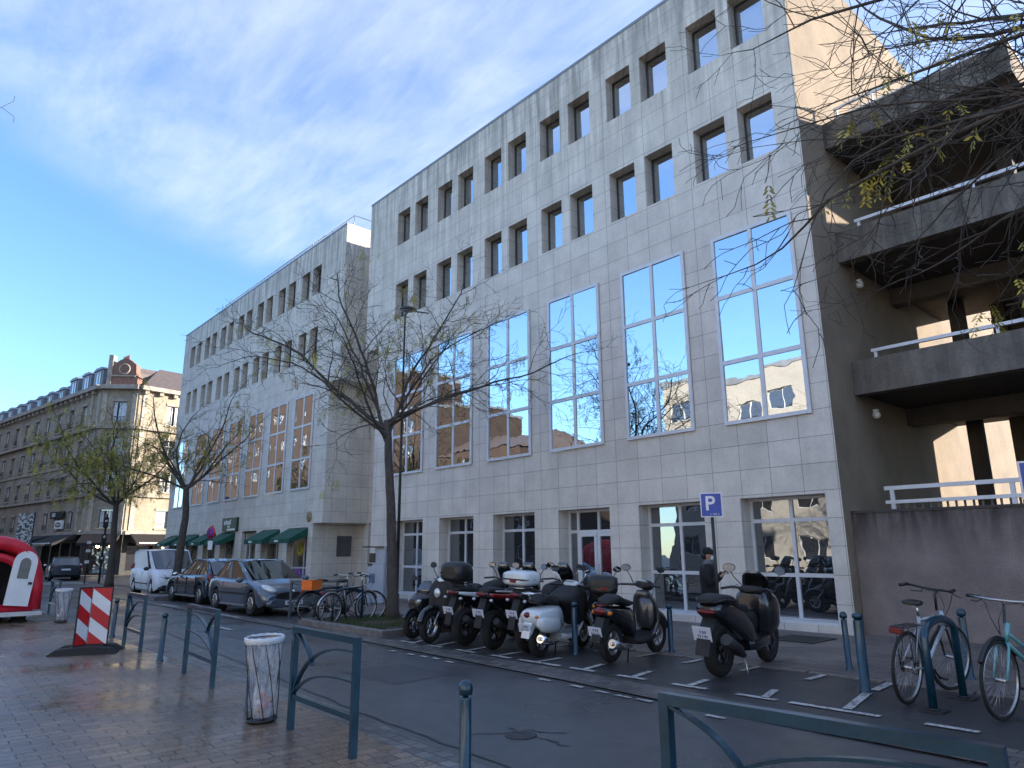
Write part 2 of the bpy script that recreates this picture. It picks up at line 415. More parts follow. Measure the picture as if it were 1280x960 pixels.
# ------------------------------------------------------------------ ground
def sheet(name, poly, z, m, holes=None):
    mb = MB(); mb.add([(x, y, z) for x, y in poly], [tuple(range(len(poly)))])
    o = raw(name, mb, m); return struct(o)
def strip(name, a, b, z, m):
    mb = MB()
    for i in range(len(a)-1):
        mb.add([(*a[i], z), (*a[i+1], z), (*b[i+1], z), (*b[i], z)], [(0,1,2,3)])
    return struct(raw(name, mb, m))
M_as = mat_asphalt('asphalt', .060, (.2,.48)); M_as2 = mat_asphalt('bay_asphalt', .036, (.35,.6)); M_gr = mat_asphalt('far_asphalt', .06, (.4,.7))
M_plaza = mat_paver('wet_plaza_brick', (.23,.155,.105), (.14,.10,.075), (.022,.018,.016), .30, .15, PI/2+.03, (.10,.38), .5, 1.5)
M_pave = mat_paver('pavement_brick', (.19,.155,.14), (.13,.11,.10), (.06,.05,.045), .24, .12, .0, (.4,.7))
M_sett = mat_paver('granite_setts', (.17,.16,.15), (.075,.072,.072), (.014,.014,.014), .17, .13, 0, (.25,.5), .5, 1.8)
sheet('ground', [(-900,-900),(900,-900),(900,900),(-900,900)], -.02, M_gr)
outer = [(60,3.6),(-2,3.8),(-5.2,3.88),(-7,4.04),(-9.14,4.12),(-11.24,4.42),(-17.4,4.9),(-44,4.9)]
inner = [(60,3.35),(-2,3.5),(-5.3,3.6),(-6.7,3.72),(-8.19,3.80),(-10.3,3.84),(-14.1,3.85),(-44,3.95)]
up = [(60,6.4),(0,6.74),(-4,6.80),(-6.66,6.98),(-9.5,7.09),(-12.7,7.2),(-30,7.1),(-44,7.1)]
up2 = [(60,7.0),(0,7.38),(-4,7.43),(-6.66,7.56),(-9.5,7.62),(-12.7,7.66),(-30,7.5),(-44,7.5)]
sheet('plaza', inner + [(-44,-40),(60,-40)], 0, M_plaza)
strip('gutter', inner, outer, -.004, M_sett)
strip('road', outer, up, -.012, M_as)
strip('kerb_band', up, up2, .004, M_sett)
PV = 9.88
sheet('parking_bays', [(60,6.95),(0,7.38),(-4,7.43),(-6.66,7.56),(-9.5,7.62),(-12.7,7.66),(-34,7.5),(-34,PV),(60,PV)], -.003, M_as2)
sheet('pavement', [(60,PV),(60,40),(-53,40),(-53,PV)], .006, M_pave)
sheet('side_street', [(-53,4.9),(-53,70),(-64,70),(-64,4.9)], -.006, M_as)
sheet('corner_pavement', [(-66,11.0),(-62.8,12),(-61.4,14),(-63.5,34),(-70,34),(-140,2),(-140,-1.5)], .004, M_pave)
MB_ = MB()   # dropped kerb stones between the bays and the far pavement
x = 20
while x > -12.2:
    MB_.box(x-.96, x, PV-.12, PV, -.02, .012); x -= 1
struct(build('kerb_stones', MB_, MT['kerb']))
# build-out kerb round the parked cars
for nm, x0, x1 in (('kerb_island', -30.9, -28.1),):
    mb = MB(); mb.box(x0, x1, 7.75, PV+.02, -.02, .13); struct(build(nm, mb, MT['kerb']))
def line_quad(mb, a, b, wd, z=.009):
    a = Vector((*a, z)); b = Vector((*b, z)); d = (b-a).normalized(); n = Vector((-d.y, d.x, 0))*wd/2
    mb.add([tuple(a-n), tuple(b-n), tuple(b+n), tuple(a+n)], [(0,1,2,3)])
mb = MB()
bars = [(-11.88,-11.37),(-11.03,-10.58),(-10.17,-9.65),(-9.27,-8.78),(-8.59,-7.71),(-7.51,-7.03),(-6.63,-6.16),(-5.74,-5.24),(-4.85,-4.35),(-4.2,-3.25),(-2.84,-2.38),(-1.6,-.6)]
for a, b in bars: line_quad(mb, (a, 7.70+.012*(a+12)), (b, 7.70+.012*(b+12)), .095)
legs = [(-11.5,-11.8),(-10.83,-11.0),(-9.95,-10.06),(-9.13,-9.17),(-8.22,-8.25),(-7.26,-7.38),(-6.39,-6.51),(-5.52,-5.6),(-4.51,-4.66)]
for a, b in legs: line_quad(mb, (a, 7.8), (b, 8.33), .09)
line_quad(mb, (-3.62, 7.9), (-3.83, 8.93), .10); line_quad(mb, (-3.84, 9.15), (-3.9, 9.85), .10)
for a in (-9.3,-8.4,-7.5,-6.62,-5.67,-4.72): line_quad(mb, (a, 9.27), (a-.01, 9.8), .09)
for a, b in ((-10.93,7.03),(-10.4,7.03),(-10.03,7.04),(-9.71,7.05),(-9.29,7.0)): line_quad(mb, (a, b-.14), (a+.2, b-.16), .07, .001)
for a, b in ((-7.1,6.98),(-6.5,6.96),(-6.05,6.92),(-5.7,6.9),(-5.4,6.9),(-4.4,6.78)): line_quad(mb, (a-.1, b-.14), (a+.12, b-.15), .07, .001)
for a, b in ((-19,7.35),(-24,7.35),(-29,7.3)): line_quad(mb, (a, b), (a-1.6, b), .1)
for i in range(4): line_quad(mb, (-47-i*1.0, 5.6), (-47-i*1.0, 9.4), .5, .001)
line_quad(mb, (-17.4, 6.15), (-16.2, 6.12), .12, .001)
struct(raw('road_markings', mb, MT['linepaint']))
# cracked patch and worn drain in the road
mb = MB(); R0 = random.Random(3)
def crack(mb, pts, wd):
    for i in range(len(pts)-1):
        line_quad(mb, pts[i], pts[i+1], wd*R0.uniform(.5, 1.3), -.007)
M_crack = mat('tar_crack', (.028,.028,.029), .5, 0, .3)
def wiggle(a, b, n, amp):
    out = []
    for i in range(n+1):
        t = i/n; out.append((a[0]+(b[0]-a[0])*t+R0.uniform(-amp, amp), a[1]+(b[1]-a[1])*t+R0.uniform(-amp, amp)))
    return out
crack(mb, wiggle((-5.6,4.35), (-5.3,4.8), 10, .02), .02)
crack(mb, wiggle((-5.5,4.8), (-4.7,4.75), 12, .04), .025)
crack(mb, wiggle((-5.35,4.9), (-5.0,5.05), 6, .03), .03)
crack(mb, wiggle((-17,4.95), (-11.3,4.5), 20, .02), .035); crack(mb, wiggle((-11.3,4.5), (-7,4.1), 22, .02), .035); crack(mb, wiggle((-7,4.1), (-1,3.85), 24, .02), .03)
crack(mb, wiggle((-12,7.05), (0,6.68), 30, .015), .02)
crack(mb, wiggle((-4.2,4.3), (-2.0,6.2), 14, .05), .015)
struct(raw('road_cracks', mb, M_crack))
mb = MB()
for a in ((-9.6,5.2,-8.2,6.3),(-16.5,5.6,-13.1,6.6),(-3.2,4.6,-1.9,5.4),(-24.5,5.4,-21.5,6.2)):
    mb.add([(a[0],a[1],-.0085),(a[2],a[1]+.06,-.0085),(a[2]-.1,a[3],-.0085),(a[0]+.04,a[3]-.05,-.0085)], [(0,1,2,3)])
struct(raw('road_patch', mb, mat_asphalt('patched_asphalt', .042, (.3,.6))))
mb = MB(); mb.lathe([(.0,-.01),(.11,-.008),(.13,-.004),(.145,-.004),(.15,-.011)], (-5.22,4.72,0), 20)
tag(build('drain_cover', mb, MT['lampblack']), 'small round dark drain cover set in the cracked road asphalt', 'drain cover')
mb = MB()
mb.lathe([(.0,-.012),(.26,-.009),(.30,-.009),(.31,-.013)], (-15.8,6.0,0), 24)
tag(build('manhole_cover', mb, MT['lampblack']), 'round iron manhole cover farther along the road beyond the barrier', 'manhole cover')
mb = MB()
for i in range(12): mb.box(-7.15+i*.07, -7.11+i*.07, 12.75, 13.6, .008, .022)
mb.box(-7.2,-6.3,12.7,12.75,.008,.025); mb.box(-7.2,-6.3,13.6,13.65,.008,.025); mb.box(-7.2,-7.155,12.75,13.6,.008,.025); mb.box(-6.33,-6.3,12.75,13.6,.008,.025)
tag(build('floor_grate', mb, MT['lampblack']), 'dark metal ventilation grate in the pavement under the last ground floor window', 'grate')

# ------------------------------------------------------------------ building tools
def wall(mb, s0, s1, z0, z1, ops, depth, d0=0.0):
    xs = sorted(set([s0, s1] + [o[0] for o in ops] + [o[1] for o in ops])); zs = sorted(set([z0, z1] + [o[2] for o in ops] + [o[3] for o in ops]))
    xs = [x for x in xs if s0 <= x <= s1]; zs = [z for z in zs if z0 <= z <= z1]
    for i in range(len(xs)-1):
        run = None
        for j in range(len(zs)-1):
            cx, cz = (xs[i]+xs[i+1])/2, (zs[j]+zs[j+1])/2
            hole = any(o[0] < cx < o[1] and o[2] < cz < o[3] for o in ops)
            if not hole:
                mb.add([(xs[i],d0,zs[j]),(xs[i+1],d0,zs[j]),(xs[i+1],d0,zs[j+1]),(xs[i],d0,zs[j+1])], [(0,1,2,3)])
    for a, b, c, d in ops:
        dp = depth((a,b,c,d)) if callable(depth) else depth
        D = d0+dp
        mb.add([(a,d0,c),(a,D,c),(a,D,d),(a,d0,d)], [(0,1,2,3)]); mb.add([(b,d0,c),(b,d0,d),(b,D,d),(b,D,c)], [(0,1,2,3)])
        mb.add([(a,d0,d),(a,D,d),(b,D,d),(b,d0,d)], [(0,1,2,3)])
        mb.add([(a,d0,c),(b,d0,c),(b,D,c),(a,D,c)], [(0,1,2,3)])
def window(parent, M, s0, s1, z0, z1, d, xs, zs, fw=.05, fm=None, gm=None, th=.06, skip=(), tilt=.0, label=None, nm='window', mw=None):
    fm = fm or MT['white_frame']; gm = gm or MT['glass']
    mb = MB(M); mw = mw or fw
    mb.box(s0, s1, d-th, d, z0, z0+fw); mb.box(s0, s1, d-th, d, z1-fw, z1)
    mb.box(s0, s0+fw, d-th, d, z0+fw, z1-fw); mb.box(s1-fw, s1, d-th, d, z0+fw, z1-fw)
    for z in zs: mb.box(s0+fw, s1-fw, d-th+.004, d, z-mw/2, z+mw/2)
    zz = [z0+fw] + [z for z in zs] + [z1-fw]
    for x in xs:
        for i in range(len(zz)-1):
            mb.box(x-mw/2, x+mw/2, d-th+.008, d, zz[i]+(mw/2 if i else 0), zz[i+1]-(mw/2 if i < len(zz)-2 else 0))
    f = build(nm, mb, fm, parent, label)
    pb = MB(M); xx = [s0+fw] + list(xs) + [s1-fw]; R1 = random.Random(int(abs(s0*71+z0*13)))
    for i in range(len(xx)-1):
        for j in range(len(zz)-1):
            if (i, j) in skip: continue
            t1, t2 = R1.uniform(-tilt, tilt), R1.uniform(-tilt, tilt)
            a, b, c, e = xx[i], xx[i+1], zz[j], zz[j+1]
            w2, h2 = (b-a)/2, (e-c)/2
            pb.add([(a, d-.02-t1*w2-t2*h2, c), (b, d-.02+t1*w2-t2*h2, c), (b, d-.02+t1*w2+t2*h2, e), (a, d-.02-t1*w2+t2*h2, e)], [(0,1,2,3)])
    raw('pane', pb, gm, f)
    return f

# ------------------------------------------------------------------ main office block
Y0 = 14.46
def base_at(name, label, cat, x, y, group=None): return thing(name, label, cat, (x, y, 0), 0, group)
XL, XR, XU = -24.64, -6.27, -25.67
ob = base_at('office_building', 'pale stone panel office block with six tall window bays above the scooters', 'building', -15, Y0)
Mo = Matrix.Translation((15, 0, 0))       # world x -> local; depth 0 at the facade plane
gfL = [-22.97+2.885*k for k in range(6)]; gfR = [-21.1+2.9*k for k in range(6)]
gf = [(gfL[k], gfR[k], .16 if k != 3 else .02, 2.76) for k in range(6)]
big = [(-23.25+2.9*k, -21.17+2.9*k, 4.45, 9.13) for k in range(6)]
sm = []
for k in range(6):
    for o2 in (0, 1.28):
        a = -23.42+2.875*k+o2
        sm.append((a, a+.92, 14.05, 15.52)); sm.append((a, a+.92, 10.8, 12.33))
dep = lambda o: .03 if o[3] in (9.13,) else (.5 if o[3] < 3 else .36)
mb = MB(Mo)
wall(mb, XL, XR, 0, 9.9, gf+big, dep)
wall(mb, XL, XR, 9.9, 16.8, sm, dep)
mb.add([(XU,0,9.9),(XL,0,9.9),(XL,0,16.8),(XU,0,16.8)], [(0,1,2,3)])
mb.add([(XU,0,9.9),(XU,9,9.9),(XL,9,9.9),(XL,0,9.9)], [(0,1,2,3)])
mb.add([(XU,0,9.9),(XU,0,16.8),(XU,9,16.8),(XU,9,9.9)], [(0,1,2,3)]); mb.add([(XL,0,0),(XL,0,9.9),(XL,9,9.9),(XL,9,0)], [(0,1,2,3)])
mb.add([(XU,0,16.8),(XR,0,16.8),(XR,.35,16.8),(XU,.35,16.8)], [(0,1,2,3)])
build('wall', mb, MT['panels'], ob)
mb = MB(Mo); mb.box(XU+.1, XR-.4, .35, 12, 16.3, 16.5); build('roof', mb, MT['roofing'], ob)
mb = MB(Mo); mb.add([(XR,.0,0),(XR,40,0),(XR,40,16.8),(XR,.0,16.8)], [(0,1,2,3)]); mb.add([(XR,.0,16.8),(XR,40,16.8),(XR-.35,40,16.8),(XR-.35,0,16.8)], [(0,1,2,3)])
mb.add([(XR-.35,0.35,16.3),(XR-.35,40,16.3),(XR-.35,40,16.8),(XR-.35,0.35,16.8)], [(0,1,2,3)])
mb.add([(XU,12,0),(XR,12,0),(XR,12,16.5),(XU,12,16.5)], [(0,1,2,3)])
build('side_wall', mb, MT['tan'], ob, 'tan roughcast side wall')
mb = MB(Mo); mb.box(XU, XR+.0, -.02, -.002, 16.74, 16.83); build('coping', mb, MT['zinc'], ob)
mb = MB(Mo)
mb.add([(XL,3.2,0),(XR,3.2,0),(XR,3.2,3.2),(XL,3.2,3.2)], [(0,1,2,3)]); mb.add([(XL+.02,.5,0.02),(XR-.02,.5,0.02),(XR-.02,3.2,0.02),(XL+.02,3.2,0.02)], [(0,1,2,3)])
mb.add([(XL+.02,.5,2.9),(XR-.02,.5,2.9),(XR-.02,3.2,2.9),(XL+.02,3.2,2.9)], [(0,1,2,3)])
build('interior', mb, mat('dark_room', (.10,.095,.09), .9), ob)
for (a, b, c, d) in big:
    window(ob, Mo, a, b, c, d, -.015, [(a+b)/2], [5.93, 7.55], .085, tilt=.008, mw=.10, th=.05)
for (a, b, c, d) in sm:
    window(ob, Mo, a+.02, b-.02, c+.02, d-.02, .34, [], [], .035, MT['dark_frame'], tilt=.006, th=.05)
for k, (a, b, c, d) in enumerate(gf):
    if k == 3:
        window(ob, Mo, a, b, .02, d, .48, [a+.36, (a+b)/2+.18], [2.16], .07, gm=MT['glass2'], tilt=.004, mw=.08, nm='glazed_surround')
        mb2 = MB(Mo); mb2.box(a+.40, b-.07, .40, .47, .05, .12)
        dl, dr_ = a+.42, b-.1; mdl = (dl+dr_)/2
        for q0, q1 in ((dl, mdl-.01), (mdl+.01, dr_)):
            window(ob, Mo, q0, q1, .05, 2.12, .415, [], [], .10, gm=MT['glass2'], th=.05, nm='door')
            hb = MB(Mo); hx = q1-.05 if q0 == dl else q0+.05
            hb.tube([(hx,.355,.9),(hx,.33,.93),(hx,.33,1.25),(hx,.355,1.28)], .012, 6); build('door_handle', hb, MT['steel'], ob)
    else:
        window(ob, Mo, a, b, c, d, .46, [(a+b)/2], [1.10, 2.26], .06, gm=MT['glass2'], tilt=.005, mw=.08)
        sb = MB(Mo); sb.box(a, b, .02, .40, c-.02, c+.05); build('window_sill', sb, MT['white_frame'], ob)
for k, (a, b) in enumerate([(a, b) for a, b, c, d in gf if a != gf[3][0]]):   # blinds and boards seen behind the glass
    if k in (3,) and True:
        pb = MB(Mo); pb.box((a+b)/2+.05, b-.1, .51, .53, 1.2, 2.1); build('blind', pb, mat('teal_board', (.16,.26,.27), .7), ob)

# second office block
OX = -40.0
ob2 = base_at('office_building', 'pale office block with green awnings at street level beyond the second tree', 'building', OX, Y0)
M2 = Matrix.Translation((-OX, 0, 0))
B0, BL, BU = -51.35, -28.8, -27.9
gb = [(-32.25,-30.15),(-35.28,-33.14),(-37.91,-35.97),(-40.99,-38.87),(-43.76,-41.77),(-46.86,-44.61),(-50.3,-48.2)]
gfb = [(a, b, .02 if k == 2 else .16, 2.74) for k, (a, b) in enumerate(gb)]
bigb = [(-32.28-2.88*k, -30.22-2.88*k, 4.48, 9.0) for k in range(6)] + [(-50.3,-48.25,4.48,9.0)]
smb = []
for k in range(7):
    for a in (-31.22, -32.47):
        a2 = a-2.9*k
        if a2 < -51.2: continue
        smb.append((a2, a2+.88, 14.05, 15.52)); smb.append((a2, a2+.88, 10.8, 12.3))
dep2 = lambda o: .03 if o[3] == 9.0 else (.35 if o[3] < 3 else .36)
mb = MB(M2)
wall(mb, B0, -29.7, 0, 2.9, gfb, dep2)
wall(mb, B0, BL, 2.9, 9.2, bigb, dep2)
wall(mb, B0, BL, 9.2, 16.8, smb, dep2)
mb.add([(BL,0,9.2),(BU,0,9.2),(BU,0,16.8),(BL,0,16.8)], [(0,1,2,3)])
mb.add([(BU,0,9.2),(BU,5,9.2),(BU,5,16.8),(BU,0,16.8)], [(0,1,2,3)]); mb.add([(BL,0,9.2),(BU,0,9.2),(BU,5,9.2),(BL,5,9.2)], [(0,1,2,3)])
mb.add([(BL,0,2.9),(BL,5,2.9),(BL,5,9.2),(BL,0,9.2)], [(0,1,2,3)]); mb.add([(-29.7,0,2.9),(BL,0,2.9),(BL,5,2.9),(-29.7,5,2.9)], [(0,1,2,3)])
mb.add([(-29.7,0,0),(-29.7,5,0),(-29.7,5,2.9),(-29.7,0,2.9)], [(0,1,2,3)])
mb.add([(B0,0,0),(B0,0,16.8),(B0,12,16.8),(B0,12,0)], [(0,1,2,3)]); mb.add([(B0,12,0),(B0,12,16.8),(BU,12,16.8),(BU,12,0)], [(0,1,2,3)])
mb.add([(B0,0,16.8),(BU,0,16.8),(BU,.35,16.8),(B0,.35,16.8)], [(0,1,2,3)])
build('wall', mb, MT['panels'], ob2)
mb = MB(M2); mb.box(B0+.1, BU-.1, .35, 12, 16.3, 16.5); build('roof', mb, MT['roofing'], ob2)
mb = MB(M2); mb.box(B0, BU, -.02, -.002, 16.74, 16.83); build('coping', mb, MT['zinc'], ob2)
mb = MB(M2); mb.box(B0+.05, -29.75, 1.2, 1.25, 0, 2.85); build('interior', mb, MT['beige'], ob2)
for (a, b, c, d) in bigb: window(ob2, M2, a, b, c, d, -.015, [(a+b)/2], [5.93, 7.5], .085, tilt=.004, mw=.10, th=.05)
for (a, b, c, d) in smb: window(ob2, M2, a+.02, b-.02, c+.02, d-.02, .34, [], [], .035, MT['dark_frame'], tilt=.006, th=.05)
M_cl = mat_clear('shop_glass', .18, (.75,.76,.75))
def awning(a, b):
    mb = MB(M2); z1, z0, o = 2.70, 2.12, .85
    mb.add([(a,-.01,z1),(b,-.01,z1),(b,-o,z0+.12),(a,-o,z0+.12)], [(0,1,2,3)])
    mb.add([(a,-.01,z1-.02),(b,-.01,z1-.02),(b,-o,z0+.10),(a,-o,z0+.10)], [(0,3,2,1)])
    mb.box(a, b, -o-.01, -o, z0-.08, z0+.12)
    mb.add([(a,-.01,z1),(a,-o,z0+.12),(a,-o,z0-.08),(a,-.01,z0+.2)], [(0,1,2,3)]); mb.add([(b,-.01,z1),(b,-.01,z0+.2),(b,-o,z0-.08),(b,-o,z0+.12)], [(0,1,2,3)])
    aw = build('awning', mb, MT['awn_green'], ob2)
    t = MB(M2); x = a+.55
    for wch in (.10,.07,.09,.11,.06): t.box(x, x+wch*.8, -o-.016, -o-.012, z0-.02, z0-.02+.09); x += wch
    build('lettering', t, MT['white'], aw)
for k, (a, b) in enumerate(gb):
    if k == 2:
        window(ob2, M2, a, b, .02, 2.74, .33, [a+.5, b-.5], [2.1], .07, gm=M_cl, nm='door', mw=.07)
        fb = MB(M2); fb.box(a, b, .16, .2, 2.12, 2.72); fs = build('fascia_sign', fb, MT['signgreen'], ob2)
        t = MB(M2); xx = a+.2
        for wch, hh in ((.28,.42),(.2,.42),(.12,.2),(.16,.42),(.1,.2),(.2,.36),(.22,.42)): t.box(xx, xx+wch*.75, .15, .158, 2.2, 2.2+hh); xx += wch
        build('lettering', t, MT['beige'], fs)
    else:
        window(ob2, M2, a, b, .16, 2.74, .33, [a+1.25], [.95], .06, gm=M_cl, mw=.07)
        awning(a-.02, b+.02)
        if k in (1, 3, 4, 5, 6):
            cb = MB(M2)
            for q in range(9): cb.tube([(a+.1+q*.1, .45+.02*(q % 2), 1.0), (a+.1+q*.1, .45+.02*(q % 2), 2.6)], .055, 6)
            build('curtain', cb, MT['beige'], ob2)
M_pur = mat('purple_poster', (.22,.09,.32), .5, 0, .9, 6)
pb = MB(M2)
for s in (-32.15, -31.0+.12): pb.box(s+.03, s+(1.08 if s < -32 else .6), .285, .295, .25, .88)
build('poster', pb, M_pur, ob2)
pb = MB(M2); pb.lathe([(0,0),(.27,0),(.27,.012),(0,.012)], (-31.45, .285, 1.75), 20, 'Y'); o = build('round_notice', pb, mat('yellow_notice', (.75,.62,.05), .5, 0, .2), ob2)
t = MB(M2)
for z_, w_ in ((1.84,.3),(1.76,.36),(1.68,.26)): t.box(-31.45-w_/2, -31.45+w_/2, .278, .283, z_-.02, z_+.02)
build('lettering', t, MT['signgreen'], o)
pb = MB(M2); pb.lathe([(0,0),(.22,0),(.22,.012),(0,.012)], (-40.3, .285, 1.75), 20, 'Y'); o = build('round_notice', pb, MT['white'], ob2)
pb = MB(M2); pb.lathe([(.15,-.01),(.19,-.01),(.19,.002),(.15,.002)], (-40.3, .28, 1.75), 20, 'Y'); build('ring', pb, MT['signgreen'], o)
pb = MB(M2); pb.lathe([(0,-.05),(.2,-.05),(.24,-.03),(.25,0),(0,0)], (-30.08, 0, 3.2), 24, 'Y'); o = build('round_plaque', pb, mat('old_gilt', (.32,.26,.12), .5, .2, .4, 9), ob2)
pb = MB(M2); pb.torus((-30.08,-.05,3.2), .18, .012, 'Y'); pb.lathe([(0,-.065),(.08,-.06),(.09,-.05),(0,-.05)], (-30.08,0,3.2), 12, 'Y'); build('emblem', pb, mat('gilt_emblem', (.2,.17,.09), .5), o)
pb = MB(M2); pb.box(-40.52, -38.45, -.14, -.01, 2.78, 3.50); sg = build('shop_sign', pb, MT['signgreen'], ob2)
t = MB(M2)
xx = -40.25
for wch, hh in ((.22,.2),(.16,.26),(.2,.2),(.18,.2),(.2,.26)): t.box(xx, xx+wch*.8, -.15, -.142, 3.14, 3.14+hh); xx += wch+.02
t.box(-39.7,-39.35,-.15,-.142,2.98,3.08); t.box(-39.75,-38.6,-.15,-.142,2.82,2.92)
build('lettering', t, MT['white'], sg)
M_brz = mat('slate_plaque', (.10,.10,.11), .4, .2, .15)
pb = MB(M2)
pb.box(-29.699, -29.66, 1.22, 1.95, 1.45, 2.35); nb = build('name_board', pb, M_brz, ob2)
t = MB(M2)
for z_ in range(9): t.box(-29.658, -29.654, 1.3, 1.3+.5*(.6+.4*((z_*7) % 3)/2), 1.52+z_*.09, 1.545+z_*.09)
build('lettering', t, MT['concrete'], nb)
pb = MB(M2); pb.tube([(-30.9,.4,17.4),(-36,.4,17.4),(-45,.4,17.4)], .02, 6)
for s in [BU-.1-.0-2.2*i for i in range(8)]: pb.tube([(s,.4,16.5),(s,.4,17.35)], .018, 6)
pb.tube([(BU-.1,.4,17.35),(-45,.4,17.35)], .02, 6); pb.tube([(BU-.1,.4,16.95),(-45,.4,16.95)], .015, 6)
pb.tube([(BU-.1,.4,17.35),(BU-.1,2.5,17.35)], .02, 6)
build('roof_railing', pb, MT['steel'], ob2)
# glazed link between the two blocks
lk = base_at('link_block', 'recessed entrance block in the gap between the two office blocks', 'building', -27.0, 16.7)
ML = Matrix.Translation((27.0, 0, 0))
ops = [(-28.7,-26.3,.02,2.9)]
mb = MB(ML); wall(mb, -29.69, XL-.01, 0, 16.2, ops, .2); build('wall', mb, MT['panels'], lk)
window(lk, ML, -28.7, -26.3, .02, 2.9, .18, [-27.9, -27.1], [2.15], .08, gm=MT['glass2'], mw=.09, nm='entrance_door')
# ------------------------------------------------------------------ terraced concrete building on the right
cb_ = base_at('concrete_building', 'dark open concrete terrace building with stacked balconies right of the office block', 'building', 0, 15.7)
MCb = Matrix.Identity(4); MCb[1][3] = -15.7
wx = XR+.01
def beam(nm, x0, x1, y0, y1, z0, z1, m='concrete', lab=None):
    mb = MB(MCb); mb.box(x0, x1, y0, y1, z0, z1); return build(nm, mb, MT[m], cb_, lab)
beam('parapet', wx, 14, 15.7, 16.0, 4.94, 5.70); beam('parapet', wx, 14, 15.7, 16.0, 8.07, 8.81)
beam('parapet', wx, -2.45, 15.7, 16.0, 11.0, 11.66)
mb = MB(MCb)
mb.box(-2.75, -2.451, 16.0, 26.5, 11.0, 11.66)
build('parapet', mb, MT['tan'], cb_)
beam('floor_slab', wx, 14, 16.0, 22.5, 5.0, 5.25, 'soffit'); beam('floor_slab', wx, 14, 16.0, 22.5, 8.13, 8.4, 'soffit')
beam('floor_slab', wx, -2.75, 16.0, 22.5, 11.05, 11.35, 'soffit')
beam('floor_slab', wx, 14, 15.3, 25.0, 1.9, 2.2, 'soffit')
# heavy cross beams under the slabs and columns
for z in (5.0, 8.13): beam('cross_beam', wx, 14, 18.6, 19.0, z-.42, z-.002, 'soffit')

# rear walls close each level except for tall openings next to the office wall
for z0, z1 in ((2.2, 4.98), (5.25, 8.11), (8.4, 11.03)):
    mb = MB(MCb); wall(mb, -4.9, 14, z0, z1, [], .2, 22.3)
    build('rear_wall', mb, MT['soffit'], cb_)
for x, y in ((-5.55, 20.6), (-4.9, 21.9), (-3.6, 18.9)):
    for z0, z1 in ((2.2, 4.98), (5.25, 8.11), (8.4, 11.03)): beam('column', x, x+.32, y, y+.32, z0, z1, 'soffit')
beam('end_wall', 13.8, 14, 15.7, 25, 0, 11.0)
M_rail = MT['white_frame']
def rail(x0, x1, y, z, posts, m=MT['white_frame'], r=.045):
    mb = MB(MCb); mb.box(x0, x1, y-.05, y+.03, z, z+.07)
    for p in posts: mb.box(p, p+.06, y-.03, y+.03, z-.17, z)
    return build('handrail', mb, m, cb_)
rail(-5.85, 13, 15.86, 8.97, [-5.8+i*2.3 for i in range(8)]); rail(-5.85, 13, 15.86, 5.86, [-5.8+i*2.3 for i in range(8)])
mb = MB(MCb)
mb.box(-6.0, -2.5, 15.8, 15.86, 11.98, 12.03); mb.box(-6.0, -2.5, 15.8, 15.86, 11.74, 11.77)
for i in range(5): mb.box(-5.95+i*.82, -5.91+i*.82, 15.8, 15.86, 11.66, 11.98)
mb.box(-2.56, -2.5, 15.86, 26, 11.98, 12.03)
build('handrail', mb, M_rail, cb_)
mb = MB(MCb); mb.box(-5.85, 12, 15.55, 15.62, 2.82, 2.90); mb.box(-5.85, 12, 15.55, 15.62, 2.54, 2.61)
for i in range(9): mb.box(-5.75+i*2.1, -5.67+i*2.1, 15.562, 15.612, 2.2, 2.82)
build('handrail', mb, M_rail, cb_)
mb = MB(MCb)
for i in range(118): mb.box(-5.8+i*.15, -5.76+i*.15, 15.62, 15.64, 2.2, 2.54)
build('balusters', mb, MT['concrete'], cb_)
for x, y, z in ((-6.2, 16.6, 7.75), (-6.2, 16.6, 4.6)):
    mb = MB(MCb); mb.sph((x, y, z), .09); mb.cbox((x, y, z+.1), (.1,.1,.05)); build('wall_lamp', mb, MT['white'], cb_)
# garden wall in front
gw = base_at('garden_wall', 'low roughcast garden wall behind the right bicycles, stained dark along the top', 'wall', 3, 14.8)
mb = MB(Matrix.Translation((-3, 0, 0)))
mb.box(XR+.01, 22, 0, .3, 0, 2.34); build('wall_body', mb, MT['lowwall'], gw)
mb = MB(Matrix.Translation((-3, 0, 0))); mb.box(XR+.01, 22, -.02, .34, 2.341, 2.39); build('coping', mb, MT['soffit'], gw)

# ------------------------------------------------------------------ corner building with the cafe
U = Vector((.988, .155)); I2 = Vector((-.155, .988)); P0 = Vector((-64.9, 12.2)); L1 = 46
O1 = P0-U*L1
cbld = thing('corner_building', 'old stone corner building with dormers, dark awnings and shutters behind the leafy tree', 'building', (P0.x, P0.y, 0))
Mi = Matrix.Translation((-P0.x, -P0.y, 0))
MF = Mi @ frame((O1.x, O1.y, 0), U)
CH = Vector((.59, .81)); MCh = Mi @ frame((P0.x, P0.y, 0), CH); Lc = 3.0
P1 = P0+CH*Lc; MS = Mi @ frame((P1.x, P1.y, 0), I2); L3 = 22
colsF = [L1-3.3-2.86*i for i in range(15)]
rows = [(3.62, 5.05), (6.6, 8.05), (9.3, 10.9), (12.2, 13.9)]
opsF = [(s-.5, s+.5, a, b) for s in colsF for a, b in rows]
opsC = [(1.0, 2.1, a, b) for a, b in rows]
opsS = [(s, s+1.0, a, b) for s in (2.4, 6, 9.6, 13.2, 16.8) for a, b in rows]
mb = MB(MF); wall(mb, 0, L1, 3.1, 15, opsF, .3)
mb.M = MCh; wall(mb, 0, Lc, 3.1, 15, opsC, .3)
mb.M = MS; wall(mb, 0, L3, 3.1, 15, opsS, .3)
build('wall', mb, MT['stone'], cbld)
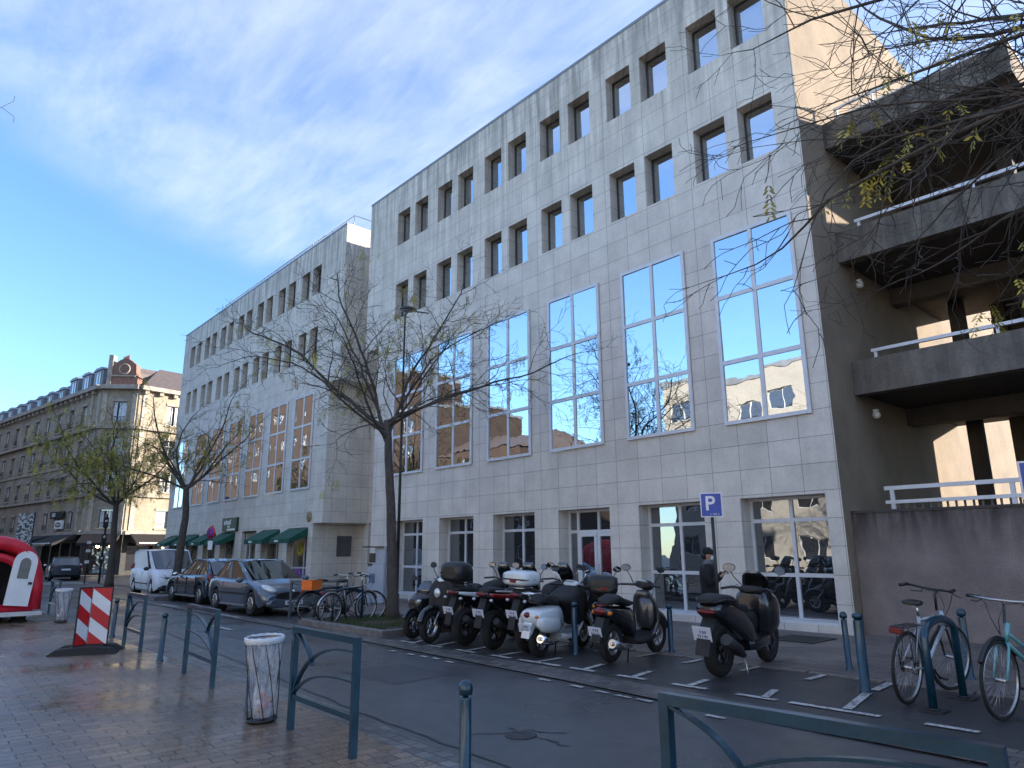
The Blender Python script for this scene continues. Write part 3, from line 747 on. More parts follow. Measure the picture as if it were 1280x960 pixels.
for z, pr, h in ((3.1,.35,.3),(6.1,.22,.18),(8.75,.1,.12),(11.6,.3,.22),(14.9,.5,.35)):
    mb = MB(MF); mb.box(-.3, L1+.0, -pr, .0-.002, z, z+h); mb.M = MCh; mb.box(-.0, Lc, -pr, -.002, z+.003, z+h+.003); mb.M = MS; mb.box(0, L3, -pr, -.002, z, z+h)
    build('cornice', mb, MT['stone2'], cbld)
for Mq, n_ in ((MF, 38), (MS, 18)):
    for i in range(n_):
        mb = MB(Mq); mb.box(.3+i*1.2, .62+i*1.2, -.35, -.003, 14.6, 14.895); build('cornice_bracket', mb, MT['stone2'], cbld)
# pilaster strips on the corner
for Mq, s in ((MF, L1-.5), (MF, L1-1.9), (MCh, .15), (MCh, 2.5), (MS, .3)):
    mb = MB(Mq); mb.box(s, s+.35, -.08, -.002, 3.4, 14.58); build('pilaster', mb, mat('pale_dressing', (.42,.37,.29), .8, 0, .2) if 'pale_dressing' not in bpy.data.materials else bpy.data.materials['pale_dressing'], cbld)
def farwin(Mq, a, b, c, d, shut, lintel=True):
    f = window(cbld, Mq, a+.04, b-.04, c+.02, d-.03, .28, [(a+b)/2], [d-.45] if d-c > 1.5 else [], .05, gm=MT['farglass'], mw=.05)
    if lintel:
        mb = MB(Mq); mb.box(a-.12, b+.12, -.06, -.002, d+.0, d+.22); build('lintel', mb, MT['stone2'], f); mb = MB(Mq); mb.box(a-.1, b+.1, -.1, -.002, c-.12, c); build('sill', mb, MT['stone2'], f)
    if shut:
        mb = MB(Mq)
        if shut == 2: mb.box(a+.03, b-.03, .18, .215, c+.04, d-.04)
        else: mb.box(a+.03, a+.32, .1, .13, c+.04, d-.04); mb.box(b-.32, b-.03, .1, .13, c+.04, d-.04)
        build('shutter', mb, MT['shutter'], f)
    mb = MB(Mq)
    mb.tube([(a+.05,-.06,c+.42),(b-.05,-.06,c+.42)], .02, 4)
    for i in range(6): mb.tube([(a+.1+i*(b-a-.2)/5,-.06,c),(a+.1+i*(b-a-.2)/5,-.06,c+.42)], .012, 4)
    build('guard_rail', mb, MT['lampblack'], f)
R5 = random.Random(5)
for i, s in enumerate(colsF):
    for j, (a, b) in enumerate(rows):
        if i > 10 and j == 2: continue
        farwin(MF, s-.5, s+.5, a, b, R5.choice([0,1,1,2]))
for a, b in rows: farwin(MCh, 1.0, 2.1, a, b, 1)
for s in (2.4, 6, 9.6): 
    for a, b in rows: farwin(MS, s, s+1, a, b, R5.choice([0,1,2]))
# mansard with dormers
mb = MB(MF); mb.add([(-.2,.3,15.2),(L1,.3,15.2),(L1-.8,1.5,17.4),(0,1.5,17.4)], [(0,1,2,3)]); mb.add([(0,1.5,17.4),(L1-.8,1.5,17.4),(L1-4,9,18.4),(0,9,18.4)], [(0,1,2,3)])
mb.add([(-.2,.3,0),(-.2,.3,15.2),(0,1.5,17.4),(0,9,18.4),(0,12,0)], [(0,1,2,3,4)])
mb.add([(0,9,18.4),(L1-4,9,18.4),(L1-4,20,15),(0,20,15)], [(0,1,2,3)]); mb.add([(L1-.8,1.5,17.4),(L1-4,9,18.4),(L1-4,20,15),(L1-.5,3.5,15.2)], [(0,1,2,3)])
mb.M = MS; mb.add([(0,-.3,15.2),(L3,-.3,15.2),(L3,5,18.2),(3.5,5,18.2)], [(0,1,2,3)])
mb.add([(L3,0,0),(L3,20,0),(L3,20,15),(L3,5,18.2),(L3,-.3,15.2)], [(0,1,2,3,4)])
rf = build('roof', mb, MT['slate'], cbld)
for i in range(15):
    s = L1-1.9-2.9*i
    if i == 0: s = L1-2.2
    mb = MB(MF); big_ = i < 3; hw = .75 if not big_ else .95; zt = 16.75 if not big_ else 17.2
    mb.box(s-hw, s+hw, .35, 1.9, 15.2, zt-.25)
    mb.add([(s-hw-.1,.25,zt-.25),(s+hw+.1,.25,zt-.25),(s+hw*.6,.28,zt),(s-hw*.6,.28,zt),(s-hw-.1,2.2,zt-.25),(s+hw+.1,2.2,zt-.25),(s+hw*.6,2.2,zt),(s-hw*.6,2.2,zt)], [(0,1,2,3),(0,3,7,4),(1,5,6,2),(3,2,6,7),(0,4,5,1)])
    d = build('dormer', mb, MT['zinc'], cbld)
    mb = MB(MF); mb.box(s-hw*.55, s+hw*.55, .33, .348, 15.5, zt-.45); pn = build('pane', mb, MT['farglass'], d)
    mb = MB(MF)
    for q_ in (-.6, 0, .5): mb.box(s+hw*q_, s+hw*q_+.08, .30, .328, 15.45, zt-.4)
    mb.box(s-hw*.6, s+hw*.6, .30, .329, zt-.45, zt-.38); build('casement', mb, MT['shutter'], d)
# chimney pediment on the corner
mb = MB(MCh)
mb.box(.35, 2.65, .1, 1.0, 15.25, 16.0)
mb.extr([(.2,.1,16.0),(.5,.1,16.2),(.6,.1,17.1),(1.1,.1,17.5),(1.5,.1,17.65),(1.9,.1,17.5),(2.4,.1,17.1),(2.5,.1,16.2),(2.8,.1,16.0)], (0,.8,0))
build('gable', mb, MT['redbrick'], cbld)
mb = MB(MCh); mb.box(.55, 2.45, .0, .095, 16.05, 16.15); mb.torus((1.5,.08,16.7), .42, .06, 'Y', 16, 6); mb.box(.2,.55,0,.7,15.25,17.9); build('gable_dressing', mb, MT['stone2'], cbld)
for Mq, s, dd, z in ((MF, L1-3.2, 2.2, 18.3), (MF, L1-.6, 1.5, 18.4)):
    mb = MB(Mq); mb.box(s-.7, s+.7, dd, dd+.6, 16, z-.6); ch = build('chimney', mb, MT['redbrick'], rf)
    ms = MB(Mq)
    for k in range(5): mb.M = Mq; mb.lathe([(.1,z-.6),(.08,z-.15)], (s-.5+.25*k, dd+.3, 0), 8)
    bpy.data.objects.remove(ch); build('chimney', mb, MT['redbrick'], rf)
mb = MB(MF); s0_ = L1-17
mb.tube([(s0_,4,17.4),(s0_,4,19.6)], .03, 4); mb.tube([(s0_-1.2,4,19.3),(s0_+1.2,4,19.5)], .02, 4)
for k in range(6): mb.tube([(s0_-1+.4*k,3.6,19.35+.03*k),(s0_-1+.4*k,4.4,19.35+.03*k)], .015, 4)
build('aerial', mb, MT['lampblack'], rf)
# ground floor: dark cafe front left of the corner and round it, pale shop front beyond
mb = MB(MF); wall(mb, 0, L1-9, 0, 3.1, [(2+i*3.6, 4.4+i*3.6, .5, 2.6) for i in range(9)], .3)
build('shop_wall', mb, mat('pale_shopfront', (.38,.37,.35), .7, 0, .2), cbld)
for i in range(9): window(cbld, MF, 2+i*3.6, 4.4+i*3.6, .5, 2.6, .28, [], [], .08, gm=MT['farglass'])
mb = MB(MF); ops = [(L1-8.8+i*2.2, L1-6.9+i*2.2, .25, 2.5) for i in range(4)]
wall(mb, L1-9, L1, 0, 3.1, ops, .4)
mb.M = MCh; ops2 = [(.5, 2.5, .1, 2.5)]; wall(mb, 0, Lc, 0, 3.1, ops2, .4)
mb.M = MS; ops3 = [(.4+i*2.4, 2.4+i*2.4, .25, 2.5) for i in range(7)]; wall(mb, 0, L3, 0, 3.1, ops3, .4)
build('cafe_front', mb, mat('black_shopfront', (.018,.018,.02), .4, 0, .2), cbld)
for Mq, oo in ((MF, ops), (MCh, ops2), (MS, ops3[:5])):
    for a, b, c, d in oo: window(cbld, Mq, a, b, c, d, .38, [(a+b)/2], [2.0], .05, MT['dark_frame'], MT['farglass'])
def awn(Mq, a, b, o=1.9, zt=3.15, zb=2.45, bar=None):
    mb = MB(Mq); mb.add([(a,-.36,zt),(b,-.36,zt),(b,-o,zb),(a,-o,zb)], [(0,1,2,3)]); mb.add([(a,-.36,zt-.03),(b,-.36,zt-.03),(b,-o,zb-.03),(a,-o,zb-.03)], [(0,3,2,1)])
    mb.box(a, b, -o-.02, -o, zb-.2, zb); mb.add([(a,-.36,zt),(a,-o,zb),(a,-o,zb-.2),(a,-.36,zt-.3)], [(0,1,2,3)]); mb.add([(b,-.36,zt),(b,-.36,zt-.3),(b,-o,zb-.2),(b,-o,zb)], [(0,1,2,3)])
    x = build('awning', mb, MT['awn_black'], cbld)
    if bar:
        mb = MB(Mq); mb.box(bar[0], bar[1], -o-.06, -o-.025, zb-.05, zb+.03); build('front_bar', mb, MT['white'], x)
awn(MF, L1-10.5, L1-5.8, 2.6, bar=(L1-10.3, L1-6.2)); awn(MF, L1-5.6, L1-.4, 2.0, bar=(L1-4.6, L1-.8)); awn(MCh, .1, 2.9, 1.2); awn(MS, .4, 10.5, 1.6, bar=(.6, 9.5))
ft = text('cafe_lettering', 'LE CARREFOUR', .26, MF @ Matrix.Translation((L1-2.6,-2.03,2.33)) @ Matrix.Rotation(PI/2,4,'X'), MT['beige'], cbld); bpy.data.objects.remove(ft)
mb = MB(MF); xx = L1-4.4
for wch in (.18,.1,.3,.16,.2,.14,.2,.2,.15,.2,.2,.14,.2): mb.box(xx, xx+wch*.8, -2.03, -2.022, 2.27, 2.4); xx += wch+.02
build('lettering', mb, MT['beige'], cbld)
# projecting cafe signs
mb = MB(MF); s = L1-7.0; mb.box(s-.05, s+2.9, -.30, -.12, 4.55, 5.1); sg = build('shop_sign', mb, MT['awn_black'], cbld)
text('lettering', 'BUS', .42, MF @ Matrix.Translation((s+.85,-.31,4.82)) @ Matrix.Rotation(PI/2,4,'X'), MT['white'], sg, bold=.01)
mb = MB(MF); mb.box(s+1.2, s+2.9, -.28, -.14, 3.65, 4.35); sg = build('shop_sign', mb, MT['white'], cbld)
mb = MB(MF)
for zz_, k in ((4.0, 1),):
    mb.extr([(s+2.05+.62*math.cos(t*PI/8)*(1 if abs(math.cos(t*PI/8)) < .99 else 1), -.29, 4.0+.2*math.sin(t*PI/8)) for t in range(16)], (0,-.01,0))
lg = build('oval_mark', mb, MT['signgreen'], sg)
mb = MB(MF); mb.box(s+1.7, s+2.45, -.312, -.302, 3.97, 4.04); build('lettering', mb, MT['white'], sg)
for Mq, p in ((MCh, (1.5,-.7,2.2)), (MS, (4.0,-1.0,2.05))):
    mb = MB(Mq); mb.sph(p, .13); build('lamp', mb, mat_emit('warm_lamp', (1,.68,.32), 9) if 'warm_lamp' not in bpy.data.materials else bpy.data.materials['warm_lamp'], cbld)

# pale building past the corner building's far end, and others closing the views
def block(label, P, Ud, L, D, H, wm, storeys, bay, cat='building', roofh=0, rm='zinc', ww=1.0, wh=1.6, z0=1.0, detail=True, name='town_building', sh=True):
    t = thing(name, label, cat, (P[0], P[1], 0))
    Mq = Matrix.Translation((-P[0], -P[1], 0)) @ frame((P[0], P[1], 0), Ud)
    sth = (H-.6)/storeys; n = int(L/bay); ops = []
    for i in range(n):
        s = (i+.5)*L/n
        for j in range(storeys): ops.append((s-ww/2, s+ww/2, j*sth+z0, j*sth+z0+min(wh, sth-z0-.3)))
    mb = MB(Mq); wall(mb, 0, L, 0, H, ops, .25)
    mb.add([(0,0,0),(0,D,0),(0,D,H),(0,0,H)], [(0,1,2,3)]); mb.add([(L,0,0),(L,0,H),(L,D,H),(L,D,0)], [(0,1,2,3)]); mb.add([(0,D,0),(L,D,0),(L,D,H),(0,D,H)], [(0,1,2,3)])
    build('wall', mb, wm, t)
    mb = MB(Mq)
    if roofh: mb.add([(-.2,-.2,H),(L+.2,-.2,H),(L+.2,D+.2,H),(-.2,D+.2,H),(1,D/2,H+roofh),(L-1,D/2,H+roofh)], [(0,1,5,4),(1,2,5),(2,3,4,5),(3,0,4)])
    else: mb.box(-.1, L+.1, -.1, D+.1, H, H+.3)
    build('roof', mb, MT[rm], t)
    for a, b, c, d in ops:
        window(t, Mq, a, b, c, d, .23, [(a+b)/2], [], .06, gm=MT['farglass'], mw=.06)
    return t
M_pale = mat_render('pale_render', (.62,.58,.52), (.5,.46,.41), None, .6, 10, .2)
M_brown = mat_render('brown_brick', (.07,.045,.034), (.05,.035,.028), None, .8, 14, .3)
M_cream = mat_render('cream_render', (.42,.40,.36), (.34,.32,.29), None, .6, 10, .2)
Pn = P0-U*(L1+16)
block('pale rendered building at the far left edge past the corner building', (Pn.x, Pn.y-1.0), U, 15.5, 12, 15.0, M_pale, 5, 3.2, roofh=1.5, rm='zinc')
block('brown brick apartment block across the square, seen reflected in the office windows', (-76, -15.5), (-1, 0), 74, 14, 24.5, M_brown, 6, 4.2, ww=1.5, wh=1.5)
block('middle brown brick block across the square stepping down towards the camera', (-62, -15.5), (-1, 0), 13.9, 13, 17.5, M_brown, 6, 4.6, ww=1.5, wh=1.4)
block('lower brown brick house across the square with a stepped roof', (-48.5, -15.5), (-1, 0), 13, 12, 11.5, M_brown, 4, 3.2, roofh=2.4, rm='slate')
block('cream flat roofed block across the square opposite the office', (-17.5, -15.5), (-1, 0), 15, 12, 13.6, M_cream, 4, 2.6, ww=1.7, wh=1.3)
block('unseen pale stone house across the square, widened to close a bright gap in reflections', (22, -17), (-1, 0), 39, 12, 10.5, M_pale, 4, 3.0, roofh=2.5, rm='slate')  # out of view; extended to keep the bright horizon out of the window reflections
block('tan rendered house down the side street behind the corner building', (-50.5, 46), (-1, .2), 20, 10, 12, M_cream, 4, 3.0, roofh=2.0, rm='slate')
# ------------------------------------------------------------------ street furniture
def bollard(name, label, x, y, h=.78, r=.042, ball=True, rz=0, tilt=0, group='teal bollards along the street'):
    t = thing(name, label, 'bollard', (x, y, 0), rz, group); t.rotation_euler[0] = tilt
    mb = MB(); mb.lathe([(r+.012,-.04),(r+.012,.03),(r,.035),(r,h-.1),(r*.96,h-.085)], n=16); build('post', mb, MT['teal'], t)
    mb = MB()
    if ball: mb.lathe([(r*.5,h-.085),(r*.5,h-.075),(r*1.12,h-.07),(r*1.28,h-.035),(r*1.12,h-.005),(r*.7,h+.018),(0,h+.024)], n=16)
    else: mb.lathe([(r*.8,h-.085),(r*.8,h-.07),(r*1.1,h-.065),(r*1.1,h-.03),(r*.9,h-.01),(0,h)], n=16)
    build('cap', mb, MT['teal'], t)
    return t
bollard('bollard', 'nearest ball topped bollard at the bottom edge between two barriers', -4.05, 3.16, .77, .040)
bollard('bollard', 'bollard with round ball top standing right behind the clear bag bin', -7.98, 3.27, .76, .042)
bollard('bollard', 'slim leaning bollard between the second and third barrier from the bin', -12.39, 3.6, .73, .042, False, 0, -.02)
bollard('bollard', 'slim bollard just right of the red and white warning panel', -16.66, 3.88, .74, .042, False, 0, -.02)
bollard('bollard', 'bollard between the white scooter and the grey black scooter on the parking strip', -8.38, 8.79, .82, .05, False)
bollard('bollard', 'bollard on the pavement edge in front of the grey black scooter', -7.44, 10.1, .76, .045, False)
bollard('bollard', 'thin dark bollard on the pavement left of the thicker one by the bicycles', -4.67, 10.4, .76, .04, True, 0, .02)
bollard('bollard', 'thick bollard at the end of the white bay line beside the bicycles', -3.86, 8.96, .90, .056, False)
bollard('bollard', 'bollard with ball top on the pavement behind the racked bicycle', -3.3, 10.78, .85, .045)

def arc_pts(a, b, c, n=14):      # quadratic through control c
    out = []
    for i in range(n+1):
        t = i/n; out.append(tuple((1-t)**2*a[k]+2*t*(1-t)*c[k]+t*t*b[k] for k in range(3)))
    return out
def barrier(label, a, b, flip=False, h=.94, group='teal curved railing barriers along the square'):
    d = Vector((b[0]-a[0], b[1]-a[1], 0)); L = d.length; rz = math.atan2(d.y, d.x)
    t = thing('street_barrier', label, 'barrier', (a[0], a[1], 0), rz, group)
    for x in (0, L):
        mb = MB(); mb.cbox((x, 0, h/2-.02), (.055,.055,h+.04)); build('post', mb, MT['teal'], t)
    mb = MB(); mb.cbox((L/2, 0, h-.0275), (L-.055,.055,.055)); build('top_rail', mb, MT['teal'], t)
    mb = MB(); mb.cbox((L/2, 0, .30), (L-.055,.035,.045)); build('bottom_rail', mb, MT['teal'], t)
    fx = (lambda x: L-x) if flip else (lambda x: x)
    for p, q, c in (((.03,0,.33),(L-.03,0,h-.12),(.30,0,h-.1)), ((.03,0,.33),(L-.03,0,.58),(.35,0,.60)), ((.03,0,h-.06),(.42,0,.62),(.32,0,h-.14))):
        P = [(fx(x), y, z) for x, y, z in arc_pts(p, q, c)]
        mb = MB(); rings = []
        for i, (x, y, z) in enumerate(P):
            x2, _, z2 = P[min(i+1, len(P)-1)]; x1, _, z1 = P[max(i-1, 0)]
            dx, dz = x2-x1, z2-z1; l = math.hypot(dx, dz); nx, nz = -dz/l*.008, dx/l*.008
            rings.append([(x+nx,-.022,z+nz),(x+nx,.022,z+nz),(x-nx,.022,z-nz),(x-nx,-.022,z-nz)])
        mb.loft(rings, smooth=False); build('curved_bar', mb, MT['teal'], t)
    return t
barrier('teal barrier with curved bars just right of the clear bag bin', (-6.86,3.23), (-5.59,3.19))
barrier('teal barrier with curved bars between two slim bollards left of the bin', (-10.93,3.51), (-9.55,3.42), True)
barrier('teal barrier with curved bars just right of the warning panel', (-15.08,3.72), (-13.78,3.67))
barrier('nearest large teal barrier cut off at the bottom right corner', (-2.36,3.13), (-.93,3.2))
barrier('distant teal barrier between the red inflatable and the farther bag bin', (-24.3,3.95), (-23.0,3.93))
barrier('teal barrier in front of the silver car beside the orange crate', (-17.85,8.2), (-16.9,9.0), group=None)

# clear bag bins
M_bag = mat_clear('clear_bag', .10, (.80,.83,.87))
def bag_shell(mb, n=36, m=14, seed=1):
    R = random.Random(seed); rings = []
    for i in range(m+1):
        t = i/m; z = .80-.74*t; r = .170-.055*t+.012*math.sin(t*9)
        rings.append([(r*(1+.05*math.sin(j*2.1+t*5)+R.uniform(-.03,.03))*math.cos(2*PI*j/n)+.0, r*(1+.05*math.cos(j*1.7+t*4)+R.uniform(-.03,.03))*math.sin(2*PI*j/n), z) for j in range(n)])
    mb.loft(rings, True, False)
def bin_(label, x, y, rz, s=1):
    t = thing('litter_bin', label, 'litter bin', (x, y, 0), rz, 'clear bag litter bins on the square'); t.scale = (s,s,s); t.rotation_euler[0] = .05
    mb = MB(); mb.torus((0,0,.80), .18, .014, 'Z', 32, 8); mb.torus((0,0,.775), .178, .008, 'Z', 32, 6); build('ring', mb, MT['steel'], t)
    mb = MB(); rings = []
    for i, (r, z) in enumerate(((.168,.80),(.182,.820),(.197,.810),(.197,.78),(.190,.760))):
        rings.append([(r*(1+.012*math.sin(j*3+i))*math.cos(j*PI/20), r*(1+.012*math.cos(j*4+i))*math.sin(j*PI/20), z+.004*math.sin(j*2.3+i)) for j in range(40)])
    mb.loft(rings, True, False); build('bag_collar', mb, mat('bag_plastic', (.62,.66,.70), .22, 0, .1) if 'bag_plastic' not in bpy.data.materials else bpy.data.materials['bag_plastic'], t)
    mb = MB(); bag_shell(mb); build('bag', mb, M_bagm, t)
    for k in range(8):
        a = k*PI/4; mb = MB()
        mb.tube([((.184-.045*u)*math.cos(a+u*.9), (.184-.045*u)*math.sin(a+u*.9), .79-.76*u) if u < 1 else (.139*math.cos(a+.9), .139*math.sin(a+.9), .03) for u in (0,.25,.5,.75,1)], .0045, 5)
        build('wire', mb, MT['lampblack'], t)
    mb = MB(); mb.torus((0,0,.03), .142, .010, 'Z', 28, 6); mb.lathe([(0,.012),(.14,.012),(.14,.026),(0,.026)], n=24); build('base_plate', mb, MT['lampblack'], t)
    R = random.Random(4); pal = [('red_litter', (.5,.05,.03)), ('white_litter', (.7,.7,.68)), ('brown_litter', (.3,.16,.07)), ('blue_litter', (.08,.12,.2))]
    for k in range(9):
        a = R.uniform(0, 6.28); rr = R.uniform(0, .09); mb = MB()
        nm, c = pal[k % 4]
        mb.cbox((rr*math.cos(a), rr*math.sin(a), .07+.028*k*.8), (R.uniform(.06,.13), R.uniform(.04,.1), R.uniform(.03,.06)), R.uniform(0,3), R.uniform(-.6,.6), R.uniform(-.6,.6), .008)
        build('litter', mb, bpy.data.materials.get(nm) or mat(nm, c, .5), t)
    return t
m_, nt_, b_ = newmat('bag_film'); b_.inputs['Base Color'].default_value = (.60,.65,.72,1); b_.inputs['Roughness'].default_value = .18
f_n = noi(nt_, coords(nt_, 'Object', (1,1,.35)), 9, 4, .6); b_.inputs['Alpha'].default_value = .6
nt_.links.new(ramp(nt_, f_n, [(.40, .12), (.66, .60)]), b_.inputs['Alpha']); bump(nt_, b_, f_n, .6, .03)
M_bagm = m_
bin_('near litter bin with a clear plastic bag and red litter in its bottom', -7.36, 3.16, .4)
bin_('far litter bin with clear bag between the red inflatable and the warning panel', -21.0, 3.7, 1.2, .98)

# warning panel on its rubber foot
t = thing('warning_panel', 'red and white striped warning panel on a black rubber foot', 'road sign', (-14.42, 2.98, 0), 0)
def chev(mb_r, mb_w, P, a, w, h, z0, sgn):
    U_ = Vector((math.cos(a), math.sin(a), 0)); Nn = Vector((U_.y, -U_.x, 0))
    off = Nn*.006*1
    def pt(s, z): return tuple(Vector(P)+U_*s+Vector((0,0,z))+off)
    sl = .80; n = 6
    # stripes: clip slanted bands to the panel
    def clip(poly, axis, val, keep):
        out = []
        for i in range(len(poly)):
            p, q = poly[i], poly[(i+1) % len(poly)]
            ip = (p[axis] >= val) if keep else (p[axis] <= val); iq = (q[axis] >= val) if keep else (q[axis] <= val)
            if ip: out.append(p)
            if ip != iq:
                t_ = (val-p[axis])/(q[axis]-p[axis]); out.append(tuple(p[k]+(q[k]-p[k])*t_ for k in (0,1)))
        return out
    bw = .235
    for k in range(-4, 10):
        zb = z0+k*bw-.02
        s0, s1 = (0, w)
        drop = -sl*w*sgn
        poly = [(0, zb), (w, zb+drop), (w, zb+drop+bw), (0, zb+bw)]
        poly = clip(poly, 1, z0, True)
        if poly: poly = clip(poly, 1, z0+h, False)
        if poly and len(poly) > 2:
            m = mb_r if k % 2 == 0 else mb_w
            m.add([pt(*p) for p in poly], [tuple(range(len(poly)))])
for nm, P, ang, w_, sg_ in (('front_panel', (-.0,.0,0), math.atan2(.97,.2)-.15, .31, 1), ('rear_panel', (-.01,-.01,0), math.atan2(.97,.2)+PI+1.05-.35, .24, -1)):
    U_ = Vector((math.cos(ang), math.sin(ang), 0))
    mb = MB(); Nn = Vector((U_.y, -U_.x, 0))
    a = Vector(P); b = a+U_*w_
    side = 1 if nm == 'front_panel' else -1
    mb.extr([tuple(a+Vector((0,0,.11))), tuple(b+Vector((0,0,.11))), tuple(b+Vector((0,0,1.08))), tuple(a+Vector((0,0,1.08)))], tuple(-Nn*.025*side))
    pn = build(nm, mb, MT['blackm'], t)
    r1, w1 = MB(), MB()
    if side == 1: chev(r1, w1, P, ang, w_-.02, .93, .13, 1)
    else:
        a2 = ang+PI; P2 = tuple(Vector(P)+U_*(w_-.01)); chev(r1, w1, P2, a2, w_-.02, .93, .13, 1)
    raw('red_stripes', r1, MT['red'], pn); raw('white_stripes', w1, MT['white'], pn)
mb = MB()
for k, yy in ((0,-.26),(1,.24)):
    mb.loft([[(x, yy+dy, z) for dy, z in ((-.17,0),(.17,0),(.13,zt),(-.13,zt))] for x, zt in ((-.50,.02),(-.40,.09),(-.18,.11),(.2,.11),(.40,.09),(.52,.02))], smooth=False)
mb.cbox((0,0,.05), (.5,.3,.1))
ft = build('rubber_foot', mb, MT['rubber'], t); ft.rotation_euler = (0,0,1.2)

# red inflatable arch on its trailer
t = thing('inflatable_chalet', 'red inflatable arched chalet with a white door on a low platform at the left edge', 'inflatable', (-21.9, 1.9, 0), .1)
def archprof(hw, h, n=18, z0=.28):
    out = []
    for i in range(n+1):
        a = PI*i/n; c, s = math.cos(a), math.sin(a)
        out.append((hw*math.copysign(abs(c)**.62, c), z0+h*abs(s)**.62))
    return out
pr = archprof(1.34, 1.66)
mb = MB(); mb.loft([[(x, y, z) for y, z in pr] for x in (-3.0, -1.5, 0)], True, False, False); build('shell', mb, MT['redvinyl'], t)
for dx, sc_, rr in ((0, 1, .17), (.0, .80, .10), (-1.0, 1.02, .15), (-2.0, 1.02, .15), (-3.0, 1, .17)):
    mb = MB(); p2 = [(dx+(.06 if sc_ < 1 else 0), y*sc_, .28+(z-.28)*sc_) for y, z in pr]
    mb.tube(p2, rr, 12); build('air_tube', mb, MT['redvinyl'], t)
mb = MB(); mb.tube([(.05,-1.3,.33),(.05,1.3,.33)], .11, 10); build('sill_tube', mb, MT['redvinyl'], t)
mb = MB(); mb.add([(-1.4, y*.97, .28+(z-.28)*.97) for y, z in pr], [tuple(range(len(pr)))]); build('rear_cloth', mb, mat('dark_cloth', (.03,.032,.04), .8, 0, .4, 3), t)
mb = MB(); dp = [(y, z) for y, z in ((-.26,.40),(.26,.40),(.26,1.45))] + [(.26*math.cos(a), 1.45+.28*math.sin(a)) for a in [PI*k/10 for k in range(1, 10)]] + [(-.26,1.45)]
mb.M = Matrix.Translation((.22, .86, 0)) @ Matrix.Rotation(-.10, 4, 'X') @ Matrix.Rotation(-.06, 4, 'Y')
mb.extr([(0, y, z) for y, z in dp], (.05,0,0)); dr = build('door', mb, MT['white'], t)
m2 = MB(mb.M); wp = [(-.12,1.05),(.12,1.05),(.12,1.42)] + [(.12*math.cos(a), 1.42+.14*math.sin(a)) for a in [PI*k/8 for k in range(1, 8)]] + [(-.12,1.42)]
m2.extr([(.051, y, z) for y, z in wp], (.006,0,0)); build('door_window', m2, mat('clouded_pane', (.16,.15,.13), .3, 0, .3), dr)
m2 = MB(mb.M); m2.cbox((.07,.19,.95), (.03,.08,.06)); build('door_handle', m2, MT['black'], dr)
mb = MB(); mb.box(-3.2, .4, -1.5, 1.45, .16, .25); build('platform', mb, MT['shutter'], t)
for x, y in ((-.2,1.1),(-.2,-1.1),(-2.6,1.1),(-2.6,-1.1)):
    mb = MB(); mb.cbox((x,y,.08), (.28,.28,.16), bev=.02); mb.cbox((x,y,.015), (.5,.3,.03)); build('support_foot', mb, MT['rubber'], t)

# signs
def panel_sign(label, x, y, ztop, w_, h_, rz, txt, sub, name='parking_sign', sub_size=.05):
    t = thing(name, label, 'road sign', (x, y, 0), rz, 'blue parking signs')
    mb = MB(); mb.tube([(0,0,-.05),(0,0,ztop-.05)], .03, 10); build('pole', mb, MT['lampblack'], t)
    mb = MB(); c = ztop-h_/2
    mb.cbox((0,-.045,c), (w_,.02,h_)); pn = build('panel', mb, MT['white'], t)
    mb = MB(); mb.cbox((0,-.0575,c), (w_-.035,.004,h_-.035)); build('blue_field', mb, MT['signblue'], pn)
    M = Matrix.Translation((-w_*.06,-.0605,c+.015)) @ Matrix.Rotation(PI/2,4,'X')
    text('letter', txt, h_*.82, M, MT['white'], pn, bold=.006)
    if sub:
        M = Matrix.Translation((w_*.14,-.0605,c-h_*.385)) @ Matrix.Rotation(PI/2,4,'X'); text('small_lettering', sub, sub_size, M, MT['white'], pn)
    return t
panel_sign('blue parking sign with a white P on a dark post beside the standing person', -7.30, 11.36, 2.66, .385, .44, .56, 'P', 'à 100 m')
panel_sign('blue parking sign on a post cut off by the right edge of the picture', -1.77, 8.88, 2.52, .42, .40, .25, 'P', None)
t = thing('no_parking_sign', 'round no stopping sign seen edge on with a small white plate on a thin post', 'road sign', (-35.95, 12.25, 0), .35)
mb = MB(); mb.tube([(0,0,0),(0,0,2.95)], .035, 8); build('pole', mb, MT['lampblack'], t)
mb = MB(); mb.lathe([(0,-.02),(.3,-.02),(.3,0),(0,0)], (0,-.05,2.6), 24, 'Y'); dd = build('disc', mb, MT['red'], t)
mb = MB(); mb.lathe([(0,-.025),(.22,-.025),(.22,-.02),(0,-.02)], (0,-.05,2.6), 24, 'Y'); build('blue_field', mb, MT['signblue'], dd)
mb = MB(); mb.cbox((0,-.08,2.6), (.44,.008,.05), ry=.8); mb.cbox((0,-.078,2.6), (.44,.006,.05), ry=-.8); build('cross_bar', mb, MT['red'], dd)
mb = MB(); mb.cbox((0,-.05,2.0), (.32,.015,.42)); build('plate', mb, MT['white'], t)
